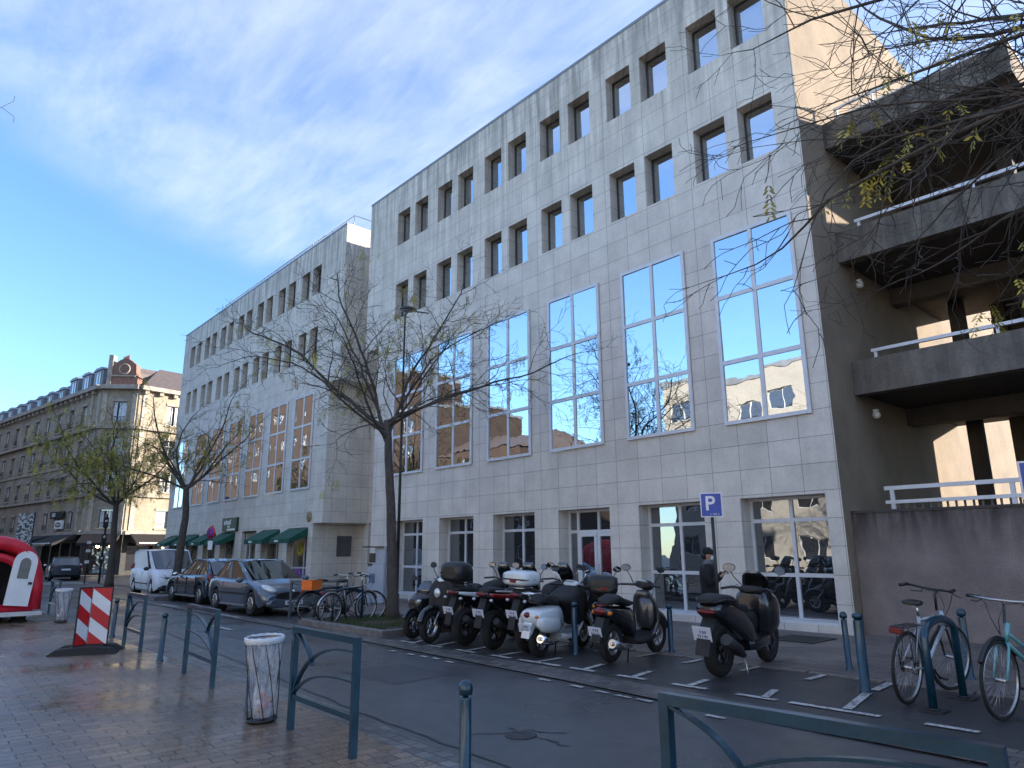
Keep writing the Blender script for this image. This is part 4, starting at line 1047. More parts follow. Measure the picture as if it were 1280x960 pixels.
# lamp post
t = thing('street_lamp', 'slim street lamp behind the first tree with an oval lamp head', 'street lamp', (-15.75, 10.05, 0), 0)
mb = MB(); mb.tube([(0,0,0),(0,0,.6)], .07, 12); build('base', mb, MT['lampblack'], t)
mb = MB(); mb.tube([(0,0,.6),(0,0,4),(0,0,8.0),(.08,.07,8.15),(.5,.45,8.05)], [.045,.036,.024,.02,.018], 8); build('pole', mb, MT['lampblack'], t)
mb = MB(); mb.M = Matrix.Translation((.22,-.05,8.12)) @ Matrix.Rotation(-.75,4,'Z') @ Matrix.Rotation(.22,4,'Y')
mb.M = mb.M @ Matrix.Diagonal((1.75,1.1,1.3,1)); mb.lathe([(0,.07),(.1,.065),(.19,.03),(.215,0),(.20,-.02)], n=20); o = build('lamp_head', mb, MT['lampblack'], t); 
m2 = MB(mb.M); m2.lathe([(.20,-.021),(.14,-.05),(0,-.065)], n=20); build('lens', m2, mat('lamp_lens', (.2,.21,.22), .2), o)
# grey terminal by the recessed entrance
t = thing('street_terminal', 'pale grey street terminal cabinet between the recessed entrance and the first tree', 'street terminal', (-20.9, 12.6, 0), .62)
mb = MB(); mb.cbox((0,0,.62), (.62,.5,1.24), bev=.03); build('cabinet', mb, mat('pale_grey_paint', (.36,.41,.48), .45, 0, .08), t)
mb = MB(); mb.cbox((.12,.02,1.52), (.38,.42,.58), bev=.03); build('upper_housing', mb, bpy.data.materials['pale_grey_paint'], t)
mb = MB(); mb.cbox((-.1,-.12,1.80), (.7,.4,.04)); build('hood', mb, MT['lampblack'], t)
mb = MB(); mb.cbox((-.14,-.16,1.45), (.2,.16,.3), bev=.01); mb.cbox((-.2,-.2,1.22), (.14,.1,.1)); build('keypad', mb, MT['black'], t)
mb = MB(); mb.cbox((-.1,-.254,.8), (.2,.008,.3)); build('notice', mb, MT['textblue'], t)
# banner and signal post far left
t = thing('banner_flag', 'tall speckled white banner on a dark pole above the red inflatable', 'banner', (-44.6, 5.95, 0), .25)
mb = MB(); mb.tube([(.0,.1,0),(.0,.1,3.8)], .04, 8); build('pole', mb, MT['lampblack'], t)
M_spk, nt, b = newmat('speckled_print'); nt.links.new(ramp(nt, noi(nt, coords(nt), 9, 2, .5), [(.46, (.55,.57,.58)), (.54, (.07,.08,.09))]), b.inputs['Base Color'])
mb = MB(); mb.extr([(.02,.06,.9),(.02,.06,3.7),(-.1,-.62,3.7),(-.05,-.6,.9)], (.01,-.0,0)); build('cloth', mb, M_spk, t)
t = thing('traffic_light', 'slim traffic light post with small boxes left of the leafy tree', 'traffic light', (-46.9, 9.9, 0), 0)
mb = MB(); mb.tube([(0,0,0),(0,0,3.9)], .06, 8); build('pole', mb, MT['blackm'], t)
for z_, s_ in ((3.4,.28),(2.5,.22),(1.3,.2)):
    mb = MB(); mb.cbox((.14,-.05,z_), (.2,.26,s_*2.2), bev=.03); bx_ = build('signal_box', mb, MT['blackm'], t)
    mb = MB(); mb.sph((.25,-.05,z_+.08), (.02,.07,.07)); build('lens', mb, MT['shutter'], bx_)
t = thing('street_name_post', 'thin post with small white plates in front of the dark cafe', 'sign post', (-45.5, 8.9, 0), .2)
mb = MB(); mb.tube([(0,0,0),(0,0,2.4)], .03, 8); build('pole', mb, MT['lampblack'], t)
for z_ in (2.25, 1.8, 1.2): 
    mb = MB(); mb.cbox((0.04,-.03,z_), (.02,.22,.16)); build('plate', mb, MT['white'], t)
# low hoop racks in the square by the far barriers
for x, y, l in ((-30.5,4.4,'far teal barrier beyond the second bin near the cafe corner'),(-35.5,4.5,'farthest teal barrier beside the road to the cafe')):
    barrier(l, (x-1.3, y), (x, y))
# bollards on the cafe pavement
for i, (x, y, l) in enumerate([(-58.8,12.6,'far bollard on the cafe corner nearest the leafy tree'),(-61,10.9,'far bollard in front of the cafe awning'),(-64,10.2,'far bollard left of the cafe awning front')]):
    bollard('bollard', l, x, y, .95, .07, True, group='dark bollards outside the cafe')
# tree pit
t = thing('tree_pit', 'raised granite kerb planter with grass around the first tree', 'planter', (-14.2, 9.0, 0))
mb = MB(); x0, x1, y0, y1 = -2.0, 1.55, -1.22, 1.15
for a, b in (((x0,y0),(x1,y0)), ((x1,y0),(x1,y1)), ((x1,y1),(x0,y1)), ((x0,y1),(x0,y0))):
    cx, cy = (a[0]+b[0])/2, (a[1]+b[1])/2
    mb.cbox((cx,cy,.055), (abs(b[0]-a[0])+.16 if a[1] == b[1] else .159, abs(b[1]-a[1])-.16 if a[0] == b[0] else .16, .15), bev=.012)
build('kerb', mb, MT['kerb'], t)
mb = MB(); mb.box(x0+.08, x1-.08, y0+.08, y1-.08, 0, .075); build('soil', mb, mat('damp_soil', (.05,.038,.025), .9, 0, .3, 12, .6), t)
mb = MB(); R = random.Random(9)
for i in range(5200):
    x, y = R.uniform(x0+.1, x1-.1), R.uniform(y0+.1, y1-.1)
    if noise.noise(Vector((x*1.3, y*1.3, 0))) < -.12: continue
    h = R.uniform(.03,.10); a = R.uniform(0,6.28); l = R.uniform(-.03,.03); c, s = math.cos(a)*.006, math.sin(a)*.006
    mb.add([(x-c,y-s,.07),(x+c,y+s,.07),(x+l,y+R.uniform(-.03,.03),.07+h)], [(0,1,2)])
g = raw('planter_grass', mb, MT['grass']); g.location = (-14.2, 9.0, 0); g['kind'] = 'stuff'; tag(g, 'short scruffy grass growing in the kerbed planter under the first tree', 'grass')

# market canopy across the square, seen only in the reflections
t = thing('market_canopy', 'white canvas market canopy across the square, reflected in the ground floor glass', 'market stall', (-4, -7.5, 0))
mb = MB()
mb.extr([(-4,-1.6,2.5),(-4,0,3.0),(-4,1.6,2.5)], (9,0,0)); build('canopy', mb, MT['white'], t)
mb = MB(); mb.box(-3.8,4.8,-.5,.5,.0,.85); build('counter', mb, MT['beige'], t)
for x in (-3.9,-1,2,4.9):
    for y in (-1.5,1.5):
        mb = MB(); mb.tube([(x,y,0),(x,y,2.5)], .03, 6); build('post', mb, MT['steel'], t)
# ------------------------------------------------------------------ wheels and scooters
def wheel(parent, x, y, R, w, rim='steel', name='wheel', spokes=5, dark=False):
    mb = MB(); k = R*.62
    prof = [(k,-w*.42),(R*.8,-w*.5),(R*.94,-w*.44),(R,-w*.18),(R,w*.18),(R*.94,w*.44),(R*.8,w*.5),(k,w*.42)]
    mb.lathe(prof+[prof[0]], (x,y,R), 28, 'Y', True, False)
    t = build('tyre', mb, MT['rubber'], parent); t.name = name
    mb = MB(); rm = MT['black'] if dark else MT['steel']
    mb.lathe([(k*1.02,-w*.36),(k*.9,-w*.36),(k*.86,-w*.2),(k*.86,w*.2),(k*.9,w*.36),(k*1.02,w*.36)], (x,y,R), 24, 'Y', True, False)
    mb.lathe([(0,-w*.3),(k*.22,-w*.3),(k*.22,w*.3),(0,w*.3)], (x,y,R), 12, 'Y')
    for i in range(spokes):
        a = 2*PI*i/spokes+.3
        mb.tube([(x+k*.15*math.cos(a), y, R+k*.15*math.sin(a)), (x+k*.9*math.cos(a), y, R+k*.9*math.sin(a))], [k*.11, k*.08], 6)
    build('rim', mb, rm, t)
    mb = MB(); mb.lathe([(0,w*.30),(k*.45,w*.30),(k*.45,w*.34),(0,w*.34)], (x,y,R), 16, 'Y'); build('brake_disc', mb, MT['steel'], t)
    return t
def pod(mb, st, n=18, p=2.6):
    rings = []
    for x, zc, hw, hh in st:
        r = []
        for j in range(n):
            a = 2*PI*j/n; c, s = math.cos(a), math.sin(a)
            r.append((x, hw*math.copysign(abs(c)**(2/p), c), zc+hh*math.copysign(abs(s)**(2/p), s)))
        rings.append(r)
    mb.loft(rings, True, True)
def pplate(parent, x, z, tilt=-.35, w=.21, h=.13):
    mb = MB(); mb.cbox((x,0,z), (.008,w,h), ry=tilt); p = build('number_plate', mb, MT['plate'], parent)
    mb = MB(); o = Matrix.Translation((x,0,z)) @ Matrix.Rotation(tilt,4,'Y')
    mb.M = o
    for yy, zz, ww in ((-.045,.025,.022),(-.015,.025,.02),(.02,.025,.018),(-.06,-.03,.018),(-.035,-.03,.02),(-.005,-.03,.014),(.03,-.03,.02),(.055,-.03,.016)): mb.box(-.0065,-.0045, yy-ww/2, yy+ww/2*.6, zz-.018, zz+.018)
    build('lettering', mb, MT['textblue'], p)
def mirrors(t, x, z, spread=.36, m='mirror', up=.2, rr=.062, mats='black'):
    for s in (-1, 1):
        mb = MB(); mb.tube([(x,s*.17,z-up),(x+.02,s*(spread-.06),z-up*.45),(x,s*spread,z)], .007, 6); st = build('mirror_stalk', mb, MT[mats], t)
        mb = MB(); mb.M = Matrix.Translation((x,s*spread,z+.03)) @ Matrix.Rotation(s*.25,4,'Z') @ Matrix.Rotation(-.15,4,'Y'); mb.extr([(.004,rr*1.22*math.cos(q*PI/10),rr*.82*math.sin(q*PI/10)) for q in range(20)], (-.018,0,0)); sh = build('mirror', mb, MT['black'], t)
        m2 = MB(mb.M); m2.extr([(-.016,rr*1.12*math.cos(q*PI/10),rr*.74*math.sin(q*PI/10)) for q in range(20)], (-.005,0,0)); o = build('mirror_glass', m2, MT['mirror'], sh)
def seat_(t, x0, x1, z, w, m='blackm', hump=.05):
    mb = MB(); pod(mb, [(x0,z+.03,w*.45,.02),(x0+.06,z+.045,w*.8,.05),(x0+.25,z+.05+hump*.6,w,.06),(x0+(x1-x0)*.5,z+.02+hump*.3,w,.055),(x0+(x1-x0)*.75,z,w*.82,.05),(x1,z-.01,w*.45,.02)], p=3); return build('seat', mb, MT[m], t)
def topcase(t, x, z, m, w=.22, h=.15, l=.2, lab=None):
    mb = MB(); pod(mb, [(x-l,z,w*.6,h*.55),(x-l*.9,z,w*.9,h*.85),(x-l*.3,z,w,h),(x+l*.5,z,w,h),(x+l*.92,z,w*.9,h*.85),(x+l,z,w*.7,h*.6)], 24, 4)
    c = build('top_case', mb, MT[m] if isinstance(m, str) else m, t, lab)
    mb = MB(); pod(mb, [(x-l*1.01,z-h*.1,w*.92,.012),(x,z-h*.1,w*1.012,.014),(x+l*1.01,z-h*.1,w*.92,.012)], 24, 4); build('lid_seam', mb, MT['blackm'], c)
    if lab: mb = MB(); mb.cbox((x-l-.005,0,z-h*.3), (.02,.12,.05), bev=.006); build('reflector', mb, MT['redlens'], c)
    return c
def rack(t, x, z, m='chrome'):
    mb = MB(); mb.tube([(x+.2,-.08,z-.06),(x,-.1,z),(x-.22,-.09,z),(x-.26,0,z),(x-.22,.09,z),(x,.1,z),(x+.2,.08,z-.06)], .011, 8)
    mb.tube([(x-.1,-.1,z),(x-.1,.1,z)], .009, 6); mb.tube([(x-.2,0,z),(x-.05,0,z-.12)], .01, 6); build('rack', mb, MT[m], t)

def scooter(label, pos, front, body, kind='slim', **k):
    """pos = ground point of rear wheel, front = ground point of front wheel"""
    d = Vector((front[0]-pos[0], front[1]-pos[1], 0)); wb0 = {'slim':1.28,'classic':1.30,'maxi':1.55,'sport':1.42}[kind]
    S = k.get('scale', 1.06)
    t = thing('scooter' if kind != 'sport' else 'motorcycle', label, 'scooter' if kind != 'sport' else 'motorcycle', (pos[0], pos[1], .004), math.atan2(d.y, d.x), 'scooters and motorcycles in the bays')
    t.scale = (S,S,S); wb = wb0; B = MT[body] if isinstance(body, str) else body
    t.rotation_euler[0] = k.get('lean', .05)
    R = {'slim':.265,'classic':.235,'maxi':.33,'sport':.31}[kind]; tw = {'slim':.11,'classic':.11,'maxi':.155,'sport':.15}[kind]
    wheel(t, 0, 0, R, tw, name='rear_wheel', dark=k.get('darkrim', kind in ('maxi','sport'))); wheel(t, wb, 0, R*(.95 if kind == 'maxi' else 1), tw*.85, name='front_wheel', dark=kind in ('maxi','sport'))
    z0 = R*2
    if kind in ('slim','classic'):
        mb = MB()
        if kind == 'classic': st = [(-.36,.60,.06,.04),(-.33,.59,.13,.09),(-.22,.57,.19,.14),(-.02,.56,.225,.17),(.2,.56,.21,.18),(.38,.55,.16,.19),(.50,.50,.12,.2),(.56,.42,.10,.16)]
        else: st = [(-.30,.70,.05,.03),(-.26,.69,.10,.06),(-.12,.67,.14,.09),(.08,.62,.16,.13),(.28,.57,.16,.17),(.42,.52,.14,.20),(.50,.45,.11,.2)]
        pod(mb, st, 20, 2.6); build('rear_body', mb, B, t)
        if kind == 'classic':
            for s in (-1, 1):
                mb = MB(); mb.M = Matrix.Translation((0,s*.16,0)); pod(mb, [(-.30,.52,.02,.05),(-.2,.49,.07,.11),(0,.47,.09,.13),(.2,.46,.08,.13),(.36,.45,.03,.08)], 16, 2.3); build('side_cowl', mb, B, t)
        seat_(t, -.22, .52, .78 if kind == 'slim' else .77, .15)
        mb = MB(); pod(mb, [(.42,.26,.15,.05),(.6,.24,.18,.045),(.85,.25,.19,.045),(.98,.30,.17,.06)], 16, 4); build('floorboard', mb, MT['blackm'] if kind == 'slim' else B, t)
        # leg shield: curved sheet
        mb = MB(); rings = []
        for x, z, w_ in ((.90,.28,.17),(.99,.36,.19),(1.03,.5,.215),(1.01,.66,.215),(.96,.82,.17),(.93,.93,.09)):
            rings.append([(x-.06*(abs(y)/w_)**2 if w_ else x, y, z) for y in [w_*q/4 for q in range(-4, 5)]] + [(x+.035-.06*(abs(y)/w_)**2, y, z) for y in [w_*q/4 for q in range(4, -5, -1)]])
        mb.loft(rings, True, True); build('leg_shield', mb, B, t)
        if k.get('inner'): 
            mb = MB(); pod(mb, [(.90,.62,.02,.02),(.93,.6,.14,.2),(.965,.6,.17,.26)], 16, 3); build('inner_shield', mb, MT[k['inner']], t)
        mb = MB(); pod(mb, [(.94,.60,.03,.05),(1.0,.6,.06,.25),(1.07,.56,.055,.24),(1.1,.5,.03,.14)], 14, 2.4); build('steering_cover', mb, B, t)
        fx = wb
        mb = MB(); mb.torus((fx,0,R), R+.035, .055, 'Y', 16, 8, .25, 2.5); build('front_fender', mb, B, t)
        mb = MB()
        for s in (-1, 1): mb.tube([(1.02,s*.03,.62),(fx-.02,s*.075,R+.08),(fx,s*.075,R)], .017, 6)
        build('fork', mb, MT['steel'], t)
        hz = 1.0
        mb = MB(); pod(mb, [(.84,hz-.0,.05,.03),(.88,hz+.01,.13,.05),(.95,hz+.01,.15,.065),(1.01,hz-.01,.11,.07),(1.05,hz-.03,.05,.04)], 16, 2.5); build('handlebar_cowl', mb, MT[k.get('cowl', 'blackm')] if k.get('cowl') else B, t)
        mb = MB()
        mb.tube([(.80,-.34,hz),(.86,-.22,hz+.005),(.9,-.1,hz),(.9,.1,hz),(.86,.22,hz+.005),(.80,.34,hz)], .017, 8)
        build('handlebar', mb, MT['black'], t)
        mb = MB()
        for s in (-1, 1): mb.tube([(.93,s*.16,hz+.01),(.90,s*.31,hz)], .006, 5)
        build('brake_lever', mb, MT['steel'], t)
        mb = MB(); mb.M = Matrix.Translation((.875,0,hz+.055)) @ Matrix.Rotation(.5,4,'Y'); mb.sph((0,0,0), (.055,.085,.018)); build('speedometer', mb, MT['headlens'], t)
        mirrors(t, .90, hz+.22, .30, mats=k.get('mm', 'black'))
        mb = MB(); mb.sph((1.055,0,hz-.01), (.03,.075,.065)); build('headlight', mb, MT['headlens'], t)
        tlz = .70 if kind == 'slim' else .62; tlx = -.29 if kind == 'slim' else -.345
        mb = MB(); mb.sph((tlx,0,tlz), (.035,.11 if kind == 'slim' else .06,.045)); build('tail_light', mb, MT['redlens'], t)
        for s in (-1, 1):
            mb = MB(); mb.sph((tlx+.06,s*.13,tlz-.02), (.05,.03,.03)); build('turn_signal', mb, MT['amber'], t)
        mb = MB(); mb.extr([(-.27,-.07,.62),(-.40,-.09,.40),(-.42,-.09,.30),(-.30,-.07,.36),(-.12,-.07,.60)], (0,.14,0)); build('rear_fender', mb, MT['blackm'] if kind == 'slim' else B, t)
        pplate(t, -.405, .44)
        mb = MB(); mb.tube([(.35,-.12,.2),(.1,-.17,.2),(-.05,-.2,.24),(-.30,-.21,.30)], [.02,.03,.055,.06], 12); mb.tube([(-.30,-.21,.30),(-.34,-.21,.31)], .03, 8); build('exhaust', mb, MT['chrome' if kind == 'classic' else 'steel'], t)
        mb = MB(); pod(mb, [(-.05,.25,.04,.05),(.1,.27,.06,.09),(.35,.28,.06,.09),(.45,.28,.03,.05)], 12); mb.v = [(a,b+.11,c) for a,b,c in mb.v]; build('engine_case', mb, MT['steel'], t)
        mb = MB(); mb.tube([(.32,.1,.2),(.22,.14,0.01),(.16,.17,.0)], .012, 6); mb.tube([(.32,-.1,.2),(.22,-.14,.01),(.16,-.17,0)], .012, 6); build('stand', mb, MT['black'], t)
        if k.get('apron'):
            mb = MB(); pod(mb, [(.35,.82,.12,.03),(.48,.80,.2,.06),(.66,.78,.25,.14),(.84,.74,.27,.26),(.98,.70,.26,.33),(1.08,.68,.22,.32),(1.13,.62,.12,.2)], 20, 3); build('leg_apron', mb, MT['blackm'], t)
    if kind == 'maxi':
        mb = MB(); pod(mb, [(-.36,.83,.07,.03),(-.30,.82,.15,.08),(-.1,.79,.19,.14),(.15,.72,.20,.18),(.4,.62,.21,.20),(.6,.52,.21,.20),(.78,.40,.2,.14)], 22, 3); build('rear_body', mb, B, t)
        mb = MB(); pod(mb, [(-.40,.93,.06,.02),(-.32,.94,.13,.045),(-.1,.95,.17,.06),(.1,.92,.19,.07),(.22,.84,.19,.06),(.45,.80,.18,.07),(.66,.78,.12,.06)], 20, 3); build('seat', mb, MT['blackm'], t)
        mb = MB(); pod(mb, [(.55,.34,.17,.08),(.8,.34,.22,.09),(1.1,.36,.22,.09),(1.22,.42,.18,.1)], 18, 4); build('floorboard', mb, B, t)
        mb = MB(); pod(mb, [(.60,.55,.07,.08),(.8,.55,.09,.12),(1.0,.6,.1,.15)], 16, 3); build('centre_tunnel', mb, MT['blackm'], t)
        mb = MB(); pod(mb, [(.96,.85,.15,.10),(1.06,.74,.25,.28),(1.22,.70,.29,.33),(1.38,.70,.27,.28),(1.52,.74,.2,.20),(1.64,.76,.10,.1)], 22, 2.8); build('front_fairing', mb, B, t)
        for s in (-1, 1):
            mb = MB(); mb.sph((1.52,s*.12,.82), (.09,.07,.045)); build('headlight', mb, MT['headlens'], t)
        mb = MB(); rings = []
        for x, z, w_ in ((1.36,.98,.20),(1.30,1.08,.2),(1.24,1.18,.17),(1.19,1.25,.1)):
            rings.append([(x-.08*(q/4)**2, w_*q/4, z) for q in range(-4, 5)]+[(x+.008-.08*(q/4)**2, w_*q/4, z) for q in range(4, -5, -1)])
        mb.loft(rings); build('windscreen', mb, MT['carglass'], t)
        mb = MB(); pod(mb, [(.94,1.0,.04,.02),(.99,1.01,.16,.04),(1.08,1.0,.18,.06),(1.25,.95,.2,.08)], 16); build('dashboard', mb, MT['blackm'], t)
        mb = MB()
        mb.tube([(.90,-.38,1.0),(1.0,-.24,1.03),(1.05,-.08,1.0),(1.05,.08,1.0),(1.0,.24,1.03),(.90,.38,1.0)], .018, 8)
        build('handlebar', mb, MT['black'], t)
        mirrors(t, 1.18, 1.25, .37, up=.22, rr=.075)
        mb = MB(); mb.torus((wb,0,.31), .35, .05, 'Y', 16, 8, .4, 2.3); build('front_fender', mb, B, t)
        mb = MB()
        for s in (-1, 1): mb.tube([(1.3,s*.09,.75),(wb,s*.1,.3)], .026, 8)
        build('fork', mb, MT['steel'], t)
        mb = MB(); mb.sph((-.35,0,.80), (.04,.13,.03)); build('tail_light', mb, MT['redlens'], t)
        mb = MB(); mb.extr([(-.22,-.08,.74),(-.44,-.1,.52),(-.50,-.1,.30),(-.42,-.1,.30),(-.34,-.08,.5),(-.05,-.08,.70)], (0,.18,0)); build('rear_fender', mb, MT['blackm'], t)
        pplate(t, -.465, .55, -.35, .24, .18)
        mb = MB(); mb.tube([(.5,-.12,.22),(.25,-.2,.26),(.05,-.23,.34),(-.32,-.24,.50)], [.025,.04,.075,.07], 12); build('exhaust', mb, MT['lampblack'], t)
        mb = MB(); mb.tube([(.0,.17,.33),(.4,.17,.3)], .05, 8); build('swing_arm', mb, MT['black'], t)
        mb = MB(); mb.tube([(.42,.14,.28),(.36,.3,0.0)], .013, 6); mb.tube([(.5,-.1,.24),(.4,-.2,0)], .013, 6); build('stand', mb, MT['steel'], t)
        mb = MB()
        mb.tube([(.05,-.2,.93),(-.2,-.2,.95),(-.34,-.12,.92),(-.34,.12,.92),(-.2,.2,.95),(.05,.2,.93)], .012, 6)
        build('grab_rail', mb, MT['black'], t)
    if kind == 'sport':
        mb = MB(); pod(mb, [(-.42,.90,.04,.03),(-.34,.88,.10,.06),(-.15,.84,.15,.09),(.1,.78,.17,.13),(.4,.70,.17,.2),(.75,.66,.18,.24),(1.0,.68,.18,.22)], 20, 2.6); build('fairing', mb, B, t)
        mb = MB(); pod(mb, [(-.40,.93,.05,.02),(-.3,.95,.12,.04),(0,.93,.15,.05),(.3,.85,.16,.06),(.55,.84,.1,.06)], 18, 3); build('seat', mb, MT['blackm'], t)
        mb = MB(); pod(mb, [(.45,.84,.1,.08),(.6,.92,.15,.10),(.85,.95,.15,.11),(1.0,.93,.1,.08)], 18, 2.6); build('fuel_tank', mb, MT[k.get('tank', 'blackm')], t)
        if k.get('stripe'):
            for s in (-1, 1):
                mb = MB(); mb.M = Matrix.Translation((0,s*.135,0)); pod(mb, [(-.36,.885,.01,.02),(-.15,.86,.032,.035),(.15,.83,.04,.05),(.4,.80,.03,.04),(.6,.82,.01,.02)], 12, 2.4); build('side_panel', mb, MT[k['stripe']], t)
                if k.get('stripe2'):
                    mb = MB(); mb.M = Matrix.Translation((0,s*.145,0)); pod(mb, [(-.2,.935,.008,.01),(.1,.915,.02,.015),(.4,.89,.02,.02),(.6,.92,.008,.01)], 12, 2.4); build('upper_stripe', mb, MT[k['stripe2']], t)
        mb = MB(); pod(mb, [(.3,.42,.12,.12),(.5,.42,.15,.18),(.8,.42,.15,.18),(.95,.45,.1,.12)], 14, 3); build('engine', mb, MT['lampblack'], t)
        mb = MB(); pod(mb, [(1.0,.95,.14,.1),(1.12,.95,.17,.14),(1.25,.92,.12,.12),(1.32,.88,.05,.06)], 16, 2.6); build('nose_fairing', mb, B, t)
        mb = MB(); mb.sph((1.30,0,.9), (.04,.09,.06)); build('headlight', mb, MT['headlens'], t)
        mb = MB()
        mb.tube([(.9,-.37,1.06),(1.0,-.2,1.08),(1.02,-.06,1.05),(1.02,.06,1.05),(1.0,.2,1.08),(.9,.37,1.06)], .016, 8)
        build('handlebar', mb, MT['black'], t)
        mirrors(t, 1.05, 1.27, .3, up=.18, mats=k.get('mm', 'black'))
        mb = MB()
        for s in (-1, 1): mb.tube([(1.08,s*.1,1.0),(1.42,s*.1,.31)], .024, 8)
        build('fork', mb, MT['steel'], t)
        mb = MB(); mb.torus((1.42,0,.31), .335, .045, 'Y', 14, 8, .4, 2.2); build('front_fender', mb, B, t)
        if k.get('screen', True):
            mb = MB(); rings = [[(x-.08*(q/4)**2, w_*q/4, z) for q in range(-4, 5)]+[(x+.006-.08*(q/4)**2, w_*q/4, z) for q in range(4, -5, -1)] for x, z, w_ in ((1.2,1.05,.15),(1.12,1.22,.16),(1.06,1.36,.1))]
            mb.loft(rings); build('windscreen', mb, MT['carglass'], t)
        mb = MB(); mb.extr([(-.3,-.05,.85),(-.46,-.08,.58),(-.50,-.08,.38),(-.42,-.08,.38),(-.36,-.05,.55),(-.12,-.05,.80)], (0,.13,0)); build('rear_fender', mb, MT['blackm'], t)
        pplate(t, -.47, .60); mb = MB(); mb.sph((-.40,0,.89), (.03,.1,.035)); build('tail_light', mb, MT['redlens'], t)
        for s in (-1, 1):
            mb = MB(); mb.sph((-.36,s*.17,.80), (.035,.03,.025)); build('turn_signal', mb, MT['headlens'], t)
        mb = MB(); mb.tube([(.4,-.14,.25),(.1,-.18,.30),(-.25,-.2,.48)], [.025,.05,.055], 12); build('exhaust', mb, MT['lampblack'], t)
        mb = MB(); mb.tube([(.0,-.1,.31),(.45,-.1,.36)], .03, 8); mb.tube([(.0,.1,.31),(.45,.1,.36)], .03, 8); build('swing_arm', mb, MT['black'], t)
        mb = MB(); mb.tube([(.45,.12,.28),(.4,.28,0)], .012, 6); build('stand', mb, MT['steel'], t)
        if k.get('apron'):
            mb = MB(); pod(mb, [(.45,.90,.12,.04),(.62,.92,.22,.12),(.85,.88,.27,.24),(1.05,.82,.27,.30),(1.2,.8,.18,.22)], 20, 3); build('leg_apron', mb, MT['blackm'], t)
    return t
paint = lambda n, c, m=0, r=.22: mat(n, c, r, m, .06, 2, coat=.9)
M_wht = paint('white_enamel', (.62,.66,.68), 0, .2); M_blk = paint('black_enamel', (.010,.010,.012), 0, .25); M_gry = paint('graphite_enamel', (.05,.052,.058), .3, .35); M_redp = paint('dark_red_enamel', (.30,.008,.012))
MT['white_enamel'] = M_wht; MT['dark_red_enamel'] = M_redp
# facing the road
s1 = scooter('black scooter parked nose out beside the first tree with a pale nose stripe', (-12.35,9.35), (-12.0,8.0), M_blk, 'maxi', scale=.86, lean=-.04)
for s in (-1, 1):
    mb = MB(); mb.tube([(1.645,s*.02,.66),(1.60,s*.09,.70),(1.52,s*.17,.78)], .012, 6); build('nose_stripe', mb, MT['white'], s1)
s2 = scooter('scooter under a black apron facing the road with a round headlamp and dark mirror', (-11.62,9.25), (-11.25,8.02), M_blk, 'slim', scale=1.1, apron=True, lean=-.04)
mb = MB(); mb.sph((1.14,0,.80), (.03,.07,.08)); build('apron_badge', mb, MT['headlens'], s2)
# facing the building
s3 = scooter('black motorcycle with red and white side stripe and a black top case', (-10.55,8.2), (-10.85,9.7), M_blk, 'sport', scale=1.05, stripe='white_enamel', screen=True)
topcase(s3, -.30, 1.22, 'black', .22, .17, .2); rack(s3, -.15, 1.03, 'black')
s4 = scooter('black motorcycle with a dark red tail next to the white scooter', (-9.75,8.2), (-10.15,9.7), M_blk, 'sport', scale=1.05, stripe='dark_red_enamel', stripe2='white_enamel')
s5 = scooter('black motorcycle carrying a white top case behind the white scooter', (-9.15,8.45), (-9.45,9.9), M_blk, 'sport', scale=1.05, mm='chrome')
topcase(s5, -.22, 1.14, M_wht, .25, .12, .24, 'white top case'); rack(s5, -.1, .99, 'chrome')
s6 = scooter('white classic scooter with chrome rack and black leg apron', (-8.62,8.2), (-8.92,9.5), M_wht, 'classic', scale=1.06, apron=True, mm='chrome')
rack(s6, -.16, .93, 'chrome')
s7 = scooter('dark scooter with a red banded top case behind the white scooter', (-8.45,9.5), (-9.4,10.5), M_blk, 'slim', scale=1.05)
topcase(s7, -.30, 1.02, 'black', .24, .16, .22, 'black top case with a red lid band')
mb = MB(); pod(mb, [(-.50,1.10,.2,.02),(-.3,1.13,.243,.026),(-.1,1.12,.2,.02)], 20, 4); build('lid_band', mb, MT['redlens'], s7)
s8 = scooter('black scooter with grey leg shield and an orange tail lamp', (-7.42,8.55), (-7.62,9.95), M_blk, 'slim', scale=1.08, cowl='blackm', inner='blackm')
for c in kids(s8):
    if c.name.startswith(('leg_shield', 'steering_cover', 'inner_shield')): c.data.materials[0] = M_gry
s9 = scooter('large black maxi scooter nearest the camera in the striped bay', (-5.62,8.66), (-5.82,10.2), M_blk, 'maxi', scale=1.06)

